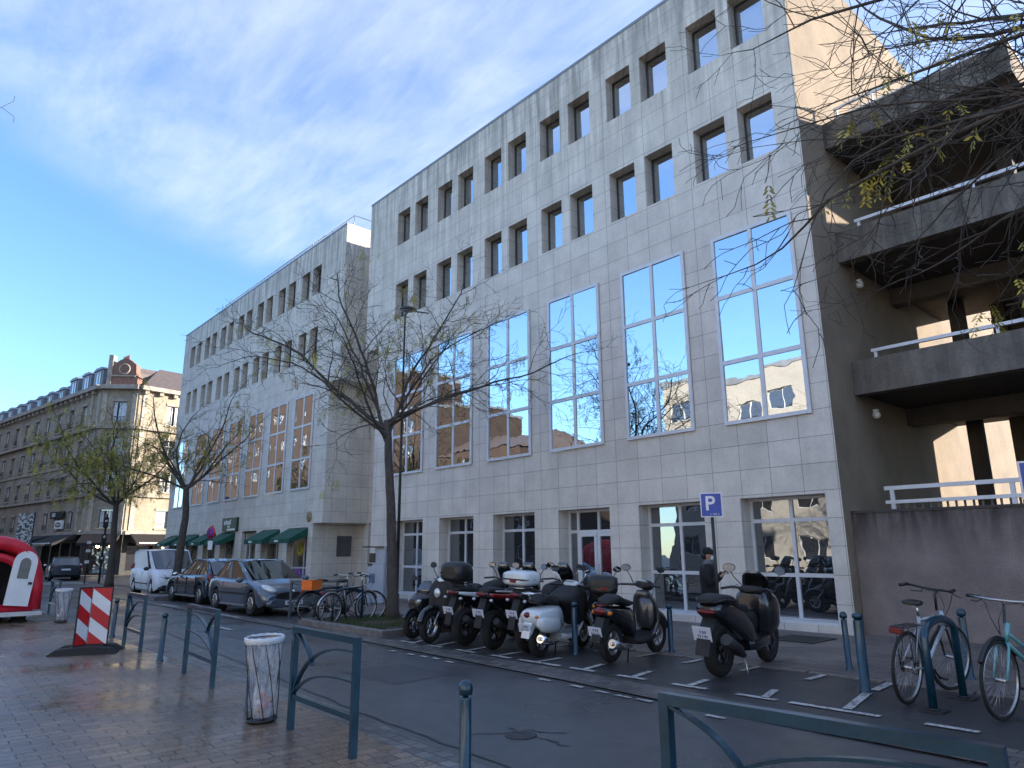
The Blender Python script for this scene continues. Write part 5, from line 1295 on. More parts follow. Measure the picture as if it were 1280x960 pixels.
# ------------------------------------------------------------------ cars
def lerp(tab, x):
    if x <= tab[0][0]: return tab[0][1]
    for (a, p), (b, q) in zip(tab, tab[1:]):
        if x <= b: 
            t = (x-a)/(b-a); return p+(q-p)*t
    return tab[-1][1]
def car(label, cat, front_mid, rz, B, P, name='parked_car', trim='black', group='cars parked along the kerb'):
    """local: +X forward, origin on the ground under the middle of the front axle line"""
    t = thing(name, label, cat, (*front_mid, .0), rz, group)
    L0, L1_, W, wb, R = P['rear'], P['nose'], P['w']/2, P['wb'], P['R']
    n = 64; rings = []
    for i in range(n+1):
        x = L0+(L1_-L0)*i/n
        e = min((x-L0)/.35, (L1_-x)/.45, 1); e = max(e, 0)
        w_ = W*(.80+.20*math.sqrt(1-(1-e)**2))
        zt = lerp(P['top'], x); zb = .20+.14*(1-e)**1.5
        for ax in (0, -wb):
            dx = x-ax
            if abs(dx) < R+.055: zb = max(zb, R+math.sqrt(max((R+.055)**2-dx*dx, 0)))
        sh = lerp(P['shoulder'], x); zb = min(zb, sh-.05)
        pts = [(w_*.93, zb), (w_*1.0, zb+(sh-zb)*.25), (w_*1.005, zb+(sh-zb)*.6), (w_*.985, sh), (w_*.90, zt-(zt-sh)*.25), (w_*.72, zt), (w_*.35, zt+.02), (0, zt+.025)]
        rings.append([(x, y, z) for y, z in pts] + [(x, -y, z) for y, z in pts[-2::-1]])
    mb = MB(); mb.loft(rings, True, False, False)
    mb.add(rings[0], [tuple(range(15))]); mb.add(rings[-1], [tuple(range(15))])
    body = build('body', mb, B, t)
    # greenhouse
    xa, xb, xc, xd = P['gh']; zr = P['roof']; wr = W*P.get('wr', .72); wbt = W*.90
    zbelt = lambda x: lerp(P['shoulder'], x)+.0
    m = 8
    up = [(xb+(xc-xb)*i/m, lerp(zr, xb+(xc-xb)*i/m)) for i in range(m+1)]
    mb = MB()
    mb.loft([[(x, wr*q/5*(1 if abs(q) < 5 else 1), z-.045*(q/5)**2*1.0) for q in range(-5, 6)] for x, z in up], True, False, False)
    build('roof', mb, P.get('roofmat', B), t)
    G = MT['carglass']
    zA, zD = lerp(P['top'], xa), lerp(P['top'], xd)
    def curve(xe, ze, w_, bulge, n=6): return [(xe+bulge*(1-(q/n)**2), w_*q/n, ze-.0) for q in range(-n, n+1)]
    mb = MB(); mb.loft([curve(xd, zD+.01, wbt*.86, .12), curve(xc-.0, up[-1][1]-.03, wr*.97, .06)], True, False, False); build('windscreen', mb, G, t)
    mb = MB(); mb.loft([curve(xa, zA+.01, wbt*.84, -.08), curve(xb+.0, up[0][1]-.03, wr*.97, -.04)], True, False, False); build('rear_window', mb, G if not P.get('vanrear') else B, t)
    for s in (-1, 1):
        lo = [(xa+(xd-xa)*i/12, s*wbt*(.985 if 0 < i < 12 else .90), zbelt(xa+(xd-xa)*i/12)-.01) for i in range(13)]
        hi = [(xb+(xc-xb)*i/12, s*wr, lerp(zr, xb+(xc-xb)*i/12)-.05) for i in range(13)]
        sb = MB(); sg = MB()
        nwin = P['wins']
        for a in range(12):
            m_ = sb
            for (p, q) in nwin:
                if p <= a < q: m_ = sg
            m_.add([lo[a], lo[a+1], hi[a+1], hi[a]], [(0,1,2,3)], True)
        runs = []; 
        for a in range(12):
            if any(p <= a < q for p, q in nwin): continue
            if runs and runs[-1][-1] == a-1: runs[-1].append(a)
            else: runs.append([a])
        for rn in runs:
            pb_ = MB()
            for a in rn: pb_.add([lo[a], lo[a+1], hi[a+1], hi[a]], [(0,1,2,3)], False)
            build('side_pillar', pb_, B, t)
        if sg.f: build('side_window', sg, G, t)
        mb = MB()
        for a in sorted(set([0, 12]+[q for w2 in nwin for q in w2])):
            p, q = Vector(lo[a]), Vector(hi[a])
            mb.tube([tuple(p), tuple(q)], .028 if a in (0, 12) else .018, 6)
        mb.tube([(x, y, z+.01) for x, y, z in hi], .028, 6); build('pillars', mb, B if not P.get('blackpillar') else MT['black'], t)
        mb = MB(); mb.tube([(x, y*1.01, z+.0) for x, y, z in lo], .012, 5); build('window_seal', mb, MT['black'], t)
        x = xd-.35
        mb = MB(); mb.sph((x, s*(W+.10), zbelt(x)+.08), (.07,.11,.075), 12, 8); mi = build('wing_mirror', mb, MT['black'] if P.get('blackmirror') else B, t)
        m2 = MB(); m2.sph((x-.045, s*(W+.105), zbelt(x)+.08), (.03,.085,.055), 10, 6); build('mirror_glass', m2, MT['mirror'], mi)
        mb = MB()
        for xx in P['seams']:
            zs = [lerp(P['shoulder'], xx)-.01, .26]
            w_ = W
            mb.box(xx, xx+.010, s*w_*.995-(.002 if s > 0 else -.002)-.004, s*w_*.995+.012*s+.004, .30, zs[0]-.02)
        if P['seams']: build('door_seam', mb, MT['blackm'], t)
        for xx in P['seams'][:-1]:
            mb = MB(); mb.cbox((xx+.14, s*(W+.012), lerp(P['shoulder'], xx)-.10), (.16,.03,.03), bev=.006); build('door_handle', mb, B, t)
        if P.get('strip'):
            mb = MB(); mb.cbox(((-wb)/2, s*(W+.008), P['strip']), (wb-2*R-.1,.02,.05)); build('side_strip', mb, MT[trim], t)
        mb = MB(); mb.cbox((-wb/2, s*W*.965, .235), (wb-2*R-.1,.03,.03)); build('sill_trim', mb, MT['steel' if P.get('sillsteel') else 'black'], t)
    for ax in (0, -wb):
        for s in (-1, 1):
            w_ = wheel(t, ax, s*(W-.11), R, .19, spokes=0, name='wheel')
            mb = MB(); y = s*(W-.02); k = R*.6
            mb.lathe([(0,.014*s),(k*.3,.014*s),(k*.8,.006*s),(k,-.012*s)], (ax,y,R), 20, 'Y'); hub = build('hubcap', mb, MT['steel'] if not P.get('whitehub') else MT['shutter'], w_)
            mb = MB()
            for i in range(7):
                a = i*2*PI/7; mb.sph((ax+k*.62*math.cos(a), y+.008*s, R+k*.62*math.sin(a)), (k*.15,.010,k*.15), 8, 5)
            build('hub_holes', mb, MT['blackm'], w_)
            mb = MB(); mb.lathe([(R+.05,-.25),(R+.05,.0)], (ax, s*(W-.05) if s > 0 else s*(W-.05)+.25, R), 20, 'Y', True, False); build('wheel_arch', mb, MT['blackm'], t)
    mb = MB(); mb.box(-wb-.35, .3, -W*.8, W*.8, .19, .5); build('underbody', mb, MT['blackm'], t)
    N_, zf = L1_, P['nosez']
    mb = MB(); mb.M = Matrix.Translation((N_-.05,0,0)); pod(mb, [(-.05,.34,W*.85,.13),(.03,.34,W*.84,.12),(.075,.34,W*.72,.10)], 24, 4); build('front_bumper', mb, MT['black'] if P.get('blackbumper') else B, t)
    mb = MB(); pod(mb, [(N_-.04,P['grille'][0],W*.62,P['grille'][1]),(N_+.03,P['grille'][0],W*.56,P['grille'][1]*.9)], 20, 3); build('grille', mb, MT['black'], t)
    for s in (-1, 1):
        mb = MB(); mb.M = Matrix.Translation((N_-.24, s*W*.70, P['lamp'])) @ Matrix.Rotation(s*-.45,4,'Z') @ Matrix.Rotation(.30,4,'Y'); mb.sph((0,0,0), (.27,W*.17,.085), 14, 8); build('headlight', mb, MT['headlens'], t)
        mb = MB(); mb.sph((L0+.07, s*W*.86, P['tail']), (.06,.10,.13), 12, 8); build('tail_light', mb, MT['redlens'], t)
    mb = MB(); mb.cbox((N_+.045,0,.34 if not P.get('platez') else P['platez']), (.012,.50,.11)); pl = build('number_plate', mb, MT['plate'], t)
    mb = MB()
    for i, yy in enumerate((-.17,-.11,-.03,.02,.07,.14,.19)): mb.box(N_+.052, N_+.054, yy-.018, yy+.014, .34-.03+(P.get('platez', .34)-.34), .34+.03+(P.get('platez', .34)-.34))
    build('lettering', mb, MT['text'], pl)
    mb = MB(); mb.box(L0-.012, L0, -.25, .25, .62, .73); build('rear_plate', mb, MT['plate'], t)
    mb = MB(); mb.lathe([(0,.0),(.05,0),(.04,.012),(0,.014)], (N_-.02,0,zf), 14, 'X'); build('badge', mb, MT['chrome'], t)
    for s in (-.3, .25):
        mb = MB(); mb.tube([(xd-.02+.1,s*.9-.1,zD+.03),(xd-.3,s+.18,zD+.03+(up[-1][1]-zD)*.42)], .007, 4); build('wiper', mb, MT['blackm'], t)
    return t
M_sil = paint('blue_grey_metallic', (.085,.115,.155), .35, .28); M_dbl = paint('dark_blue_metallic', (.012,.016,.035), .3, .25); M_van = mat('van_white', (.66,.69,.74), .35, 0, .04, 2); M_bk2 = paint('black_car_paint', (.012,.012,.014))
hatch = dict(rear=-3.22, nose=.80, w=1.75, wb=2.54, R=.31, top=[(-3.22,.93),(-3.0,.98),(-2.3,.95),(-.3,.93),(.0,.90),(.45,.80),(.72,.66),(.80,.52)],
    shoulder=[(-3.22,.80),(-2.6,.90),(-1.2,.86),(0,.82),(.5,.70),(.80,.46)], gh=(-3.10,-2.55,-1.35,-.15), roof=[(-2.55,1.40),(-2.0,1.47),(-1.6,1.47),(-1.35,1.43)],
    wins=[(1,5),(6,11)], seams=[-.55,-1.95], strip=.55, nosez=.62, grille=(.52,.10), lamp=.70, tail=.85, sillsteel=True)
car('blue grey hatchback facing the camera at the front of the parked row', 'car', (-19.42, 8.62), 0.02, M_sil, hatch, trim='black')
hb2 = dict(hatch); hb2.update(rear=-3.35, wb=2.62, w=1.76, R=.31, gh=(-3.3,-2.75,-1.35,-.25), wins=[(1,4),(5,8),(8,11)], seams=[-.55,-1.45,-2.3], roof=[(-2.75,1.38),(-2.2,1.46),(-1.6,1.46),(-1.35,1.42)],
    shoulder=[(-3.35,.86),(-2.6,.92),(-1.2,.88),(0,.84),(.5,.72),(.80,.48)])
car('dark blue hatchback parked tail first behind the blue grey one', 'car', (-27.55, 9.0), PI+.03, M_dbl, hb2)
van = dict(rear=-3.4, nose=.76, w=1.74, wb=2.70, R=.31, top=[(-3.4,1.06),(-.3,1.06),(.0,1.04),(.45,.93),(.68,.80),(.76,.6)],
    shoulder=[(-3.4,1.0),(-1.2,1.0),(0,.96),(.5,.82),(.76,.55)], gh=(-3.38,-3.30,-.95,.05), roof=[(-3.3,1.72),(-2.6,1.81),(-1.4,1.81),(-.95,1.76)], wr=.84,
    wins=[(9,11)], seams=[-.35,-1.35,-2.3], strip=.48, nosez=.74, grille=(.70,.04), lamp=.80, tail=1.1, vanrear=True, blackbumper=True, blackmirror=True, whitehub=True)
v = car('white panel van parked between the leafy tree and the second tree', 'van', (-30.6, 9.1), -.02, M_van, van, 'parked_van')
bk = dict(hatch); bk.update(rear=-3.5, wb=2.65, w=1.8, R=.34, gh=(-3.3,-2.7,-1.35,-.2), wins=[(1,5),(6,11)])
car('black saloon car parked across the street in front of the cafe', 'car', (-52.2, 14.2), PI-.25, M_bk2, bk)
car('dark car partly hidden behind the leafy tree trunk outside the cafe', 'car', (-56.4, 9.6), PI-.1, M_dbl, dict(bk))
# ------------------------------------------------------------------ bicycles
def bicycle(label, pos, front, fm, **k):
    d = Vector((front[0]-pos[0], front[1]-pos[1], 0)); S = k.get('scale', 1.05); R = .34; wb = 1.06
    t = thing('bicycle', label, 'bicycle', (pos[0], pos[1], .004), math.atan2(d.y, d.x), k.get('group', 'bicycles locked to the racks'))
    t.scale = (S,S,S); t.rotation_euler[0] = k.get('lean', .06); F = MT[fm] if isinstance(fm, str) else fm
    steer = k.get('steer', 0)
    for nm, x in (('rear_wheel', 0), ('front_wheel', wb)):
        M0 = Matrix.Translation((x,0,R)) @ Matrix.Rotation(steer if x else 0, 4, 'Z') @ Matrix.Translation((-x,0,-R))
        mb = MB(M0); mb.torus((x,0,R), R-.016, .017, 'Y', 44, 8); w_ = build('tyre', mb, MT['rubber'], t); w_.name = nm
        mb = MB(M0); mb.torus((x,0,R), R-.038, .010, 'Y', 40, 6, sq=1.3); build('rim', mb, MT['steel'], w_)
        mb = MB(M0)
        for i in range(28):
            a = 2*PI*i/28; o = .35*(1 if i % 2 else -1); s = .02*(1 if i % 4 < 2 else -1)
            mb.tube([(x+.02*math.cos(a+o), s, R+.02*math.sin(a+o)), (x+(R-.04)*math.cos(a), 0, R+(R-.04)*math.sin(a))], .0016, 3)
        build('spokes', mb, MT['steel'], w_)
        mb = MB(M0); mb.lathe([(.012,-.05),(.02,-.03),(.02,.03),(.012,.05)], (x,0,R), 10, 'Y'); build('hub', mb, MT['steel'], w_)
        if k.get('fender', True):
            mb = MB(M0); mb.torus((x,0,R), R+.018, .022, 'Y', 24, 6, .2 if not x else .5, 2.9 if not x else 2.6, .9); build('mudguard', mb, MT[k.get('fenderm', 'black')], w_)
    bb = (.43,0,.29); st = (.30,0,.80); hd = (.88,0,.82); hb = (.93,0,.66)
    mb = MB(); tr = .017
    mb.tube([bb, st], tr, 8); mb.tube([bb, hb], tr*1.15, 8)
    if k.get('low'): mb.tube([(.36,0,.50), (.6,0,.55), (.91,0,.74)], tr, 8)
    else: mb.tube([(.31,0,.76), (.895,0,.78)], tr, 8)
    mb.tube([hd, hb], tr*1.25, 8)
    for s in (-1, 1): mb.tube([bb, (0,s*.06,R)], .010, 6); mb.tube([(.31,0,.74), (0,s*.06,R)], .009, 6)
    build('frame', mb, F, t)
    M0 = Matrix.Translation((wb,0,0)) @ Matrix.Rotation(steer,4,'Z') @ Matrix.Translation((-wb,0,0))
    mb = MB(M0)
    for s in (-1, 1): mb.tube([(.935,s*.02,.66),(.96,s*.05,.62),(1.02,s*.055,.45),(wb,s*.055,R)], [.014,.014,.012,.009], 6)
    build('fork', mb, MT[k.get('forkm', 'steel')] if k.get('forkm') else F, t)
    mb = MB(M0); z = 1.02
    mb.tube([(.88,0,.82),(.86,0,z-.03),(.90,0,z)], .013, 8)
    if k.get('straight'): mb.tube([(.86,-.31,z+.01),(.90,-.1,z),(.90,.1,z),(.86,.31,z+.01)], .012, 8)
    else: mb.tube([(.70,-.28,z+.03),(.80,-.26,z+.04),(.92,-.12,z+.01),(.92,.12,z+.01),(.80,.26,z+.04),(.70,.28,z+.03)], .012, 8)
    h = build('handlebar', mb, MT['steel'] if k.get('bar') != 'black' else MT['black'], t)
    for s in (-1, 1):
        mb = MB(M0)
        if k.get('straight'): mb.tube([(.865,s*.2,z+.008),(.858,s*.32,z+.012)], .017, 8)
        else: mb.tube([(.79,s*.262,z+.04),(.69,s*.282,z+.03)], .018, 8)
        build('grip', mb, MT['black'], h)
        mb = MB(M0); mb.tube([(.90,s*.16,z),(.93,s*.2,z-.03),(.86,s*.28,z-.03)], .006, 5); build('brake_lever', mb, MT['lampblack'], h)
    mb = MB(M0)
    for s in (-1, 1): mb.tube([(.92,s*.15,z-.01),(1.03,s*.08,z-.02),(1.05,s*.03,z-.16),(.98,0,z-.3)], .0035, 4)
    build('cable', mb, MT['black'], t)
    mb = MB(); mb.tube([(.31,0,.78),(.27,0,.90)], .012, 8); mb.tube([(.20,0,.905),(.34,0,.905)], .010, 6); build('seat_post', mb, MT['steel'], t)
    mb = MB(); pod(mb, [(.10,.935,.04,.015),(.13,.94,.085,.025),(.20,.94,.085,.03),(.28,.935,.045,.03),(.37,.93,.022,.022),(.41,.925,.012,.012)], 16, 2.4); build('saddle', mb, MT[k.get('saddle', 'black')], t)
    mb = MB(); mb.lathe([(.0,.045),(.085,.045),(.09,.05),(.0,.055)], (.43,0,.29), 20, 'Y'); mb.tube([(.43,-.07,.29),(.56,-.08,.20)], .010, 6); mb.tube([(.43,.07,.29),(.30,.08,.38)], .010, 6)
    mb.tube([(.43,-.09,.29),(.43,.09,.29)], .012, 6); mb.tube([(.56,-.07,.20),(.56,-.15,.20)], .014, 6); mb.tube([(.30,.07,.38),(.30,.15,.38)], .014, 6); build('crankset', mb, MT['lampblack'], t)
    mb = MB(); mb.tube([(0,.05,R+.03),(.43,.05,.38)], .004, 4); mb.tube([(0,.05,R-.03),(.43,.05,.205)], .004, 4); mb.lathe([(0,.04),(.05,.042),(.03,.055),(0,.055)], (0,0,R), 12, 'Y'); build('chain', mb, MT['lampblack'], t)
    if k.get('rack', True):
        mb = MB()
        for s in (-.06,-.02,.02,.06): mb.tube([(.24,s,.73),(-.22,s,.73)], .005, 5)
        mb.tube([(-.22,-.06,.73),(-.22,.06,.73)], .006, 5)
        for s in (-1, 1): mb.tube([(-.1,s*.06,.73),(0,s*.065,R)], .005, 5); mb.tube([(.1,s*.06,.73),(0,s*.065,R)], .005, 5)
        build('luggage_rack', mb, MT['lampblack'], t)
        mb = MB(); mb.cbox((-.235,0,.70), (.03,.12,.055), bev=.008); build('rear_light', mb, MT['redlens'], t)
    if k.get('basket'):
        mb = MB(M0)
        for i in range(7):
            z_ = .76+.035*i; a = .11+.006*i; mb.tube([(1.10-a,-a-.04,z_),(1.10+a,-a-.04,z_),(1.10+a,a+.04,z_),(1.10-a,a+.04,z_),(1.10-a,-a-.04,z_)], .004, 4)
        build('basket', mb, MT['lampblack'], t)
    return t
M_silv = mat('silver_alloy', (.45,.5,.53), .3, .5, .06); M_turq = mat('turquoise_enamel', (.12,.36,.40), .3, 0, .06, coat=.6); M_dk = mat('dark_frame_paint', (.02,.022,.03), .3, 0, .1)
bicycle('silver city bicycle with red rear light locked to the nearer right rack', (-3.27,8.62), (-3.22,9.86), M_silv, fender=False, scale=1.12, lean=.09, steer=-.25, bar='black', forkm='lampblack')
bicycle('turquoise bicycle with its front wheel to the camera at the right edge', (-1.98,9.6), (-2.36,8.5), M_turq, low=True, scale=1.1, lean=-.06, straight=True, saddle='redlens', steer=.15)
bicycle('dark bicycle with the nearest bright mudguard under the barrier beside the tree pit', (-15.45,8.05), (-15.72,9.2), M_dk, scale=1.05, fenderm='steel', lean=.08)
cr_b = bicycle('dark bicycle carrying an orange crate behind its saddle', (-16.15,7.95), (-16.1,9.1), M_dk, scale=1.05, lean=-.08, steer=.2)
bicycle('bare bicycle in the middle of the left group with high chrome handlebar', (-15.95,8.3), (-15.85,9.45), M_silv, scale=1.05, rack=False, fender=False, steer=-.3)
t = thing('orange_crate', 'bright orange plastic crate on the rack of a dark bicycle', 'crate', (-16.15, 7.93, .775), PI/2+.5); t.scale = (.74,.74,.80)
M_or = mat('orange_plastic', (.80,.16,.015), .4, 0, .06)
mb = MB(); mb.box(-.26,.26,-.19,.19,0,.02); build('crate_floor', mb, M_or, t)
for s in (-1, 1):
    mb = MB(); mb.box(-.27,.27,s*.185-.008,s*.185+.008,.02,.27); mb.box(-.285,.285,s*.2-.01,s*.2+.01,.235,.275); build('crate_side', mb, M_or, t)
    mb = MB(); mb.box(s*.262-.008,s*.262+.008,-.176,.176,.02,.27); mb.box(s*.275-.01,s*.275+.01,-.189,.189,.236,.274); build('crate_side', mb, M_or, t)
def hoop(label, a, b, h=.86, r=.045):
    d = Vector((b[0]-a[0], b[1]-a[1], 0)); L = d.length
    t = thing('bicycle_rack', label, 'bicycle rack', (a[0], a[1], 0), math.atan2(d.y, d.x), 'teal bicycle hoops')
    mb = MB(); pts = [(0,0,0),(0,0,h-.16)]+[(L/2-L/2*math.cos(PI*i/10), 0, h-.16+.16*math.sin(PI*i/10)) for i in range(1, 10)]+[(L,0,h-.16),(L,0,0)]
    mb.tube(pts, r, 12); build('hoop', mb, MT['teal'], t)
    for x in (0, L):
        mb = MB(); mb.cbox((x,0,.006), (.24,.24,.012)); mb.lathe([(r+.015,.012),(r+.012,.03)], (x,0,0), 12); build('foot_plate', mb, MT['lampblack'], t)
hoop('teal hoop rack the silver city bicycle leans on', (-2.98,8.48), (-2.98,9.42), .88, .042)
hoop('teal hoop rack behind the turquoise bicycle at the right edge', (-2.08,8.62), (-2.05,9.5), .88, .042)
hoop('teal hoop rack among the left bicycles nearest the tree', (-15.58,8.2), (-15.62,9.0), .8, .035)
hoop('teal hoop rack among the left bicycles beneath the orange crate', (-16.4,8.15), (-16.35,8.95), .8, .035)

# ------------------------------------------------------------------ the person by the parking sign
def skin_obj(name, chains, mt, parent, sub=2, root=None):
    vs = []; es = []; rs = []; idx = {}
    for ch in chains:
        prev = None
        for p, r in ch:
            key = tuple(round(c, 4) for c in p)
            if key not in idx: idx[key] = len(vs); vs.append(p); rs.append(r)
            i = idx[key]
            if prev is not None and prev != i: es.append((prev, i))
            prev = i
    me = bpy.data.meshes.new(name); me.from_pydata(vs, es, []); me.materials.append(mt)
    o = bpy.data.objects.new(name, me); link(o, parent)
    md = o.modifiers.new('skin', 'SKIN'); md.use_smooth_shade = True
    for i, r in enumerate(rs):
        me.skin_vertices[0].data[i].radius = (r, r) if not isinstance(r, tuple) else r; me.skin_vertices[0].data[i].use_root = (i == 0)
    s = o.modifiers.new('sub', 'SUBSURF'); s.levels = s.render_levels = sub
    dg = bpy.context.evaluated_depsgraph_get(); dg.update()
    m2 = bpy.data.meshes.new_from_object(o.evaluated_get(dg)); o.modifiers.clear(); o.data = m2
    m2.polygons.foreach_set('use_smooth', [True]*len(m2.polygons))
    return o
M_skin = mat('skin_tone', (.42,.26,.19), .5, 0, .08); M_coat = mat('black_wool', (.010,.010,.012), .9, 0, .3, 30, .4, 120); M_jean = mat('dark_trousers', (.018,.02,.028), .85, 0, .2, 20)
pe = thing('person', 'person in black coat and hat with pale face mask standing by the parking sign', 'person', (-7.72, 11.75, .006), .35)
pel = (0,0,.86)
def arm(s, wrist, elbow):
    sh = (0, s*.165, 1.30); w = Vector(wrist); e = Vector(elbow)
    ch = [[((0,0,1.27), (.10,.14)), (sh, .055), (tuple((Vector(sh)+e)/2), .046), (elbow, .040), (tuple((w+e)/2), .034), (wrist, .024)]]
    palm = tuple(w+Vector((.045,-s*.02,.03))); ch.append([(wrist, .024), (palm, .026)])
    for k_, (dy, ln) in enumerate(((-.024,.060),(-.008,.068),(.008,.064),(.024,.050))):
        b = Vector(palm)+Vector((.01,dy,.012)); m_ = b+Vector((ln*.5,0,.012)); e_ = m_+Vector((ln*.2,-s*.018,-.014))
        ch.append([(palm, .026), (tuple(b), .009), (tuple(m_), .0085), (tuple(e_), .0075)])
    b = w+Vector((.02,-s*.03,.02)); ch.append([(wrist, .024), (tuple(b), .011), (tuple(b+Vector((.03,-s*.02,.015))), .009)])
    return ch
chains = [[(pel, (.13,.10)), ((0,0,1.0), (.125,.10)), ((0,0,1.15), (.14,.11)), ((0,0,1.27), (.10,.14)), ((.01,0,1.37), .052), ((.02,0,1.43), .050), ((.035,0,1.50), (.080,.090)), ((.03,0,1.56), (.075,.085)), ((.02,0,1.60), .045)]]
for s in (-1, 1):
    chains.append([(pel, (.13,.10)), ((.0,s*.09,.80), .085), ((.015,s*.10,.45), .055), ((0,s*.10,.12), .038), ((-.01,s*.10,.06), .04), ((.07,s*.11,.035), .036), ((.14,s*.115,.03), .026)])
chains += arm(1, (.26,.07,1.22), (.10,.25,1.06)) + arm(-1, (.25,-.09,1.16), (.06,-.26,1.03))
b_ = skin_obj('body', chains, M_skin, pe)
def rings_ell(lst, n=20):
    return [[(cx+rx*math.cos(2*PI*j/n), cy+ry*math.sin(2*PI*j/n)*(1+.03*math.sin(j*3+z*9)), z) for j in range(n)] for cx, cy, rx, ry, z in lst]
mb = MB(); mb.loft(rings_ell([(0,0,.165,.225,.50),(0,0,.165,.215,.62),(0,0,.16,.20,.80),(0,0,.15,.19,.95),(0,0,.16,.20,1.10),(0,0,.16,.225,1.24),(.0,0,.13,.205,1.33),(.01,0,.085,.12,1.385)])); build('coat', mb, M_coat, pe)
for s, w_, e_ in ((1, (.23,.085,1.20), (.10,.25,1.06)), (-1, (.22,-.10,1.145), (.06,-.26,1.03))):
    mb = MB(); mb.tube([(0,s*.12,1.30),(0,s*.18,1.29),(.04,s*.225,1.18),e_,tuple((Vector(e_)+Vector(w_))/2),w_], [.07,.078,.070,.064,.056,.048], 14); build('sleeve', mb, M_coat, pe)
    mb = MB(); mb.tube([(0,s*.09,.84),(.015,s*.10,.45),(0,s*.10,.10)], [.10,.075,.06], 14); build('trouser_leg', mb, M_jean, pe)
    mb = MB(); pod(mb, [(-.07,.045,.035,.04),(-.03,.05,.045,.05),(.06,.045,.045,.042),(.15,.035,.045,.03),(.19,.03,.025,.02)], 14, 2.5); mb.v = [(a,b+s*.105,c) for a,b,c in mb.v]; build('shoe', mb, MT['blackm'], pe)
mb = MB(); mb.loft(rings_ell([(.0,0,.10,.14,1.34),(.01,0,.105,.125,1.38),(.02,0,.10,.112,1.42),(.02,0,.085,.09,1.455)])); build('scarf', mb, mat('grey_scarf', (.11,.115,.13), .9, 0, .5, 25, .5, 60), pe)
mb = MB(); mb.loft(rings_ell([(.03,0,.106,.097,1.555),(.025,0,.112,.102,1.59),(.01,0,.10,.095,1.64),(.0,0,.06,.06,1.675),(0,0,.01,.01,1.685)])); build('wool_hat', mb, M_coat, pe)
mb = MB(); mb.sph((-.045,0,1.53), (.075,.088,.075), 14, 8); build('hair', mb, mat('dark_hair', (.012,.010,.009), .6, 0, .3, 60), pe)
mb = MB(); mb.M = Matrix.Translation((.095,0,1.485)); mb.sph((0,0,0), (.045,.062,.048), 14, 8); build('face_mask', mb, mat('pale_blue_mask', (.55,.66,.72), .8, 0, .05), pe)
for s in (-1, 1):
    mb = MB(); mb.tube([(.10,s*.05,1.50),(.05,s*.088,1.52),(.02,s*.092,1.53)], .003, 4); mb.sph((.112,s*.03,1.545), (.012,.013,.009), 8, 6); build('mask_strap', mb, MT['white'], pe) if False else None
    mb = MB(); mb.sph((.113,s*.032,1.545), (.009,.012,.007), 8, 6); build('eye', mb, MT['black'], pe)
    mb = MB(); mb.sph((.02,s*.094,1.52), (.022,.010,.032), 8, 6); build('ear', mb, M_skin, pe)
mb = MB(); mb.tube([(.105,0,1.55),(.125,0,1.52)], [.008,.013], 6); build('nose', mb, M_skin, pe)
ph = MB(); ph.cbox((.335,-.01,1.265), (.012,.075,.15), ry=-.5, bev=.003)
tag(build('mobile_phone', ph, MT['black']), 'small black phone held up in both hands by the person in the black coat', 'phone')
o = bpy.data.objects['mobile_phone']; o.location = pe.location; o.rotation_euler = pe.rotation_euler

# ------------------------------------------------------------------ trees
class Tree:
    def __init__(s, seed): s.R = random.Random(seed); s.wood = MB(); s.twigs = MB(); s.tips = []
    def seg(s, pts, rs, n, wood): (s.wood if wood else s.twigs).tube(pts, rs, n, caps=False)
    def grow(s, p, d, L, r0, r1, lev, P):
        R = s.R; step = {0:.34,1:.24,2:.14,3:.10}[lev]*P.get('step', 1); n = max(2, int(L/step)); pts = [Vector(p)]; rs = [r0]; d = Vector(d).normalized()
        wob = {0:.12,1:.20,2:.27,3:.32}[lev]
        for i in range(n):
            t = (i+1)/n
            d = d + Vector((R.gauss(0,wob), R.gauss(0,wob), R.gauss(0,wob*.8))) + Vector((0,0,P['up'][lev]*(1-t*1.2)))
            d.normalize(); pts.append(pts[-1]+d*step); rs.append(r0+(r1-r0)*t**.8)
        s.seg(pts, rs, {0:7,1:5,2:4,3:3}[lev], lev < 2)
        if lev >= P['lev']:
            s.tips.append((pts[-1], d)); return
        ch = P['ch'][lev]; nn = int(L/ch); side = R.random()*6
        for k in range(nn):
            t = (k+.7+R.uniform(-.3,.3))/nn
            if t < P['start'][lev] or t > 1: continue
            i = min(int(t*n), n-1); q = pts[i].lerp(pts[i+1], t*n-i); dd = (pts[i+1]-pts[i]).normalized()
            side += 2.4+R.uniform(-.5,.5)
            u = dd.orthogonal().normalized(); v = dd.cross(u); ax = u*math.cos(side)+v*math.sin(side)
            ang = R.uniform(.55,1.05); nd = dd*math.cos(ang)+ax*math.sin(ang); nd.z = nd.z*P.get('flat', .75)
            l2 = P['len'][lev+1]*(1.05-t*.55)*R.uniform(.6,1.25); rr = rs[i]*R.uniform(.42,.6)
            s.grow(q, nd, l2, max(rr, P['rmin']*1.3), P['rmin'], lev+1, P)
        s.grow(pts[-1], d, P['len'][min(lev+1, 3)]*.6, r1, P['rmin'], min(lev+1, 3) if lev+1 <= P['lev'] else lev, P)
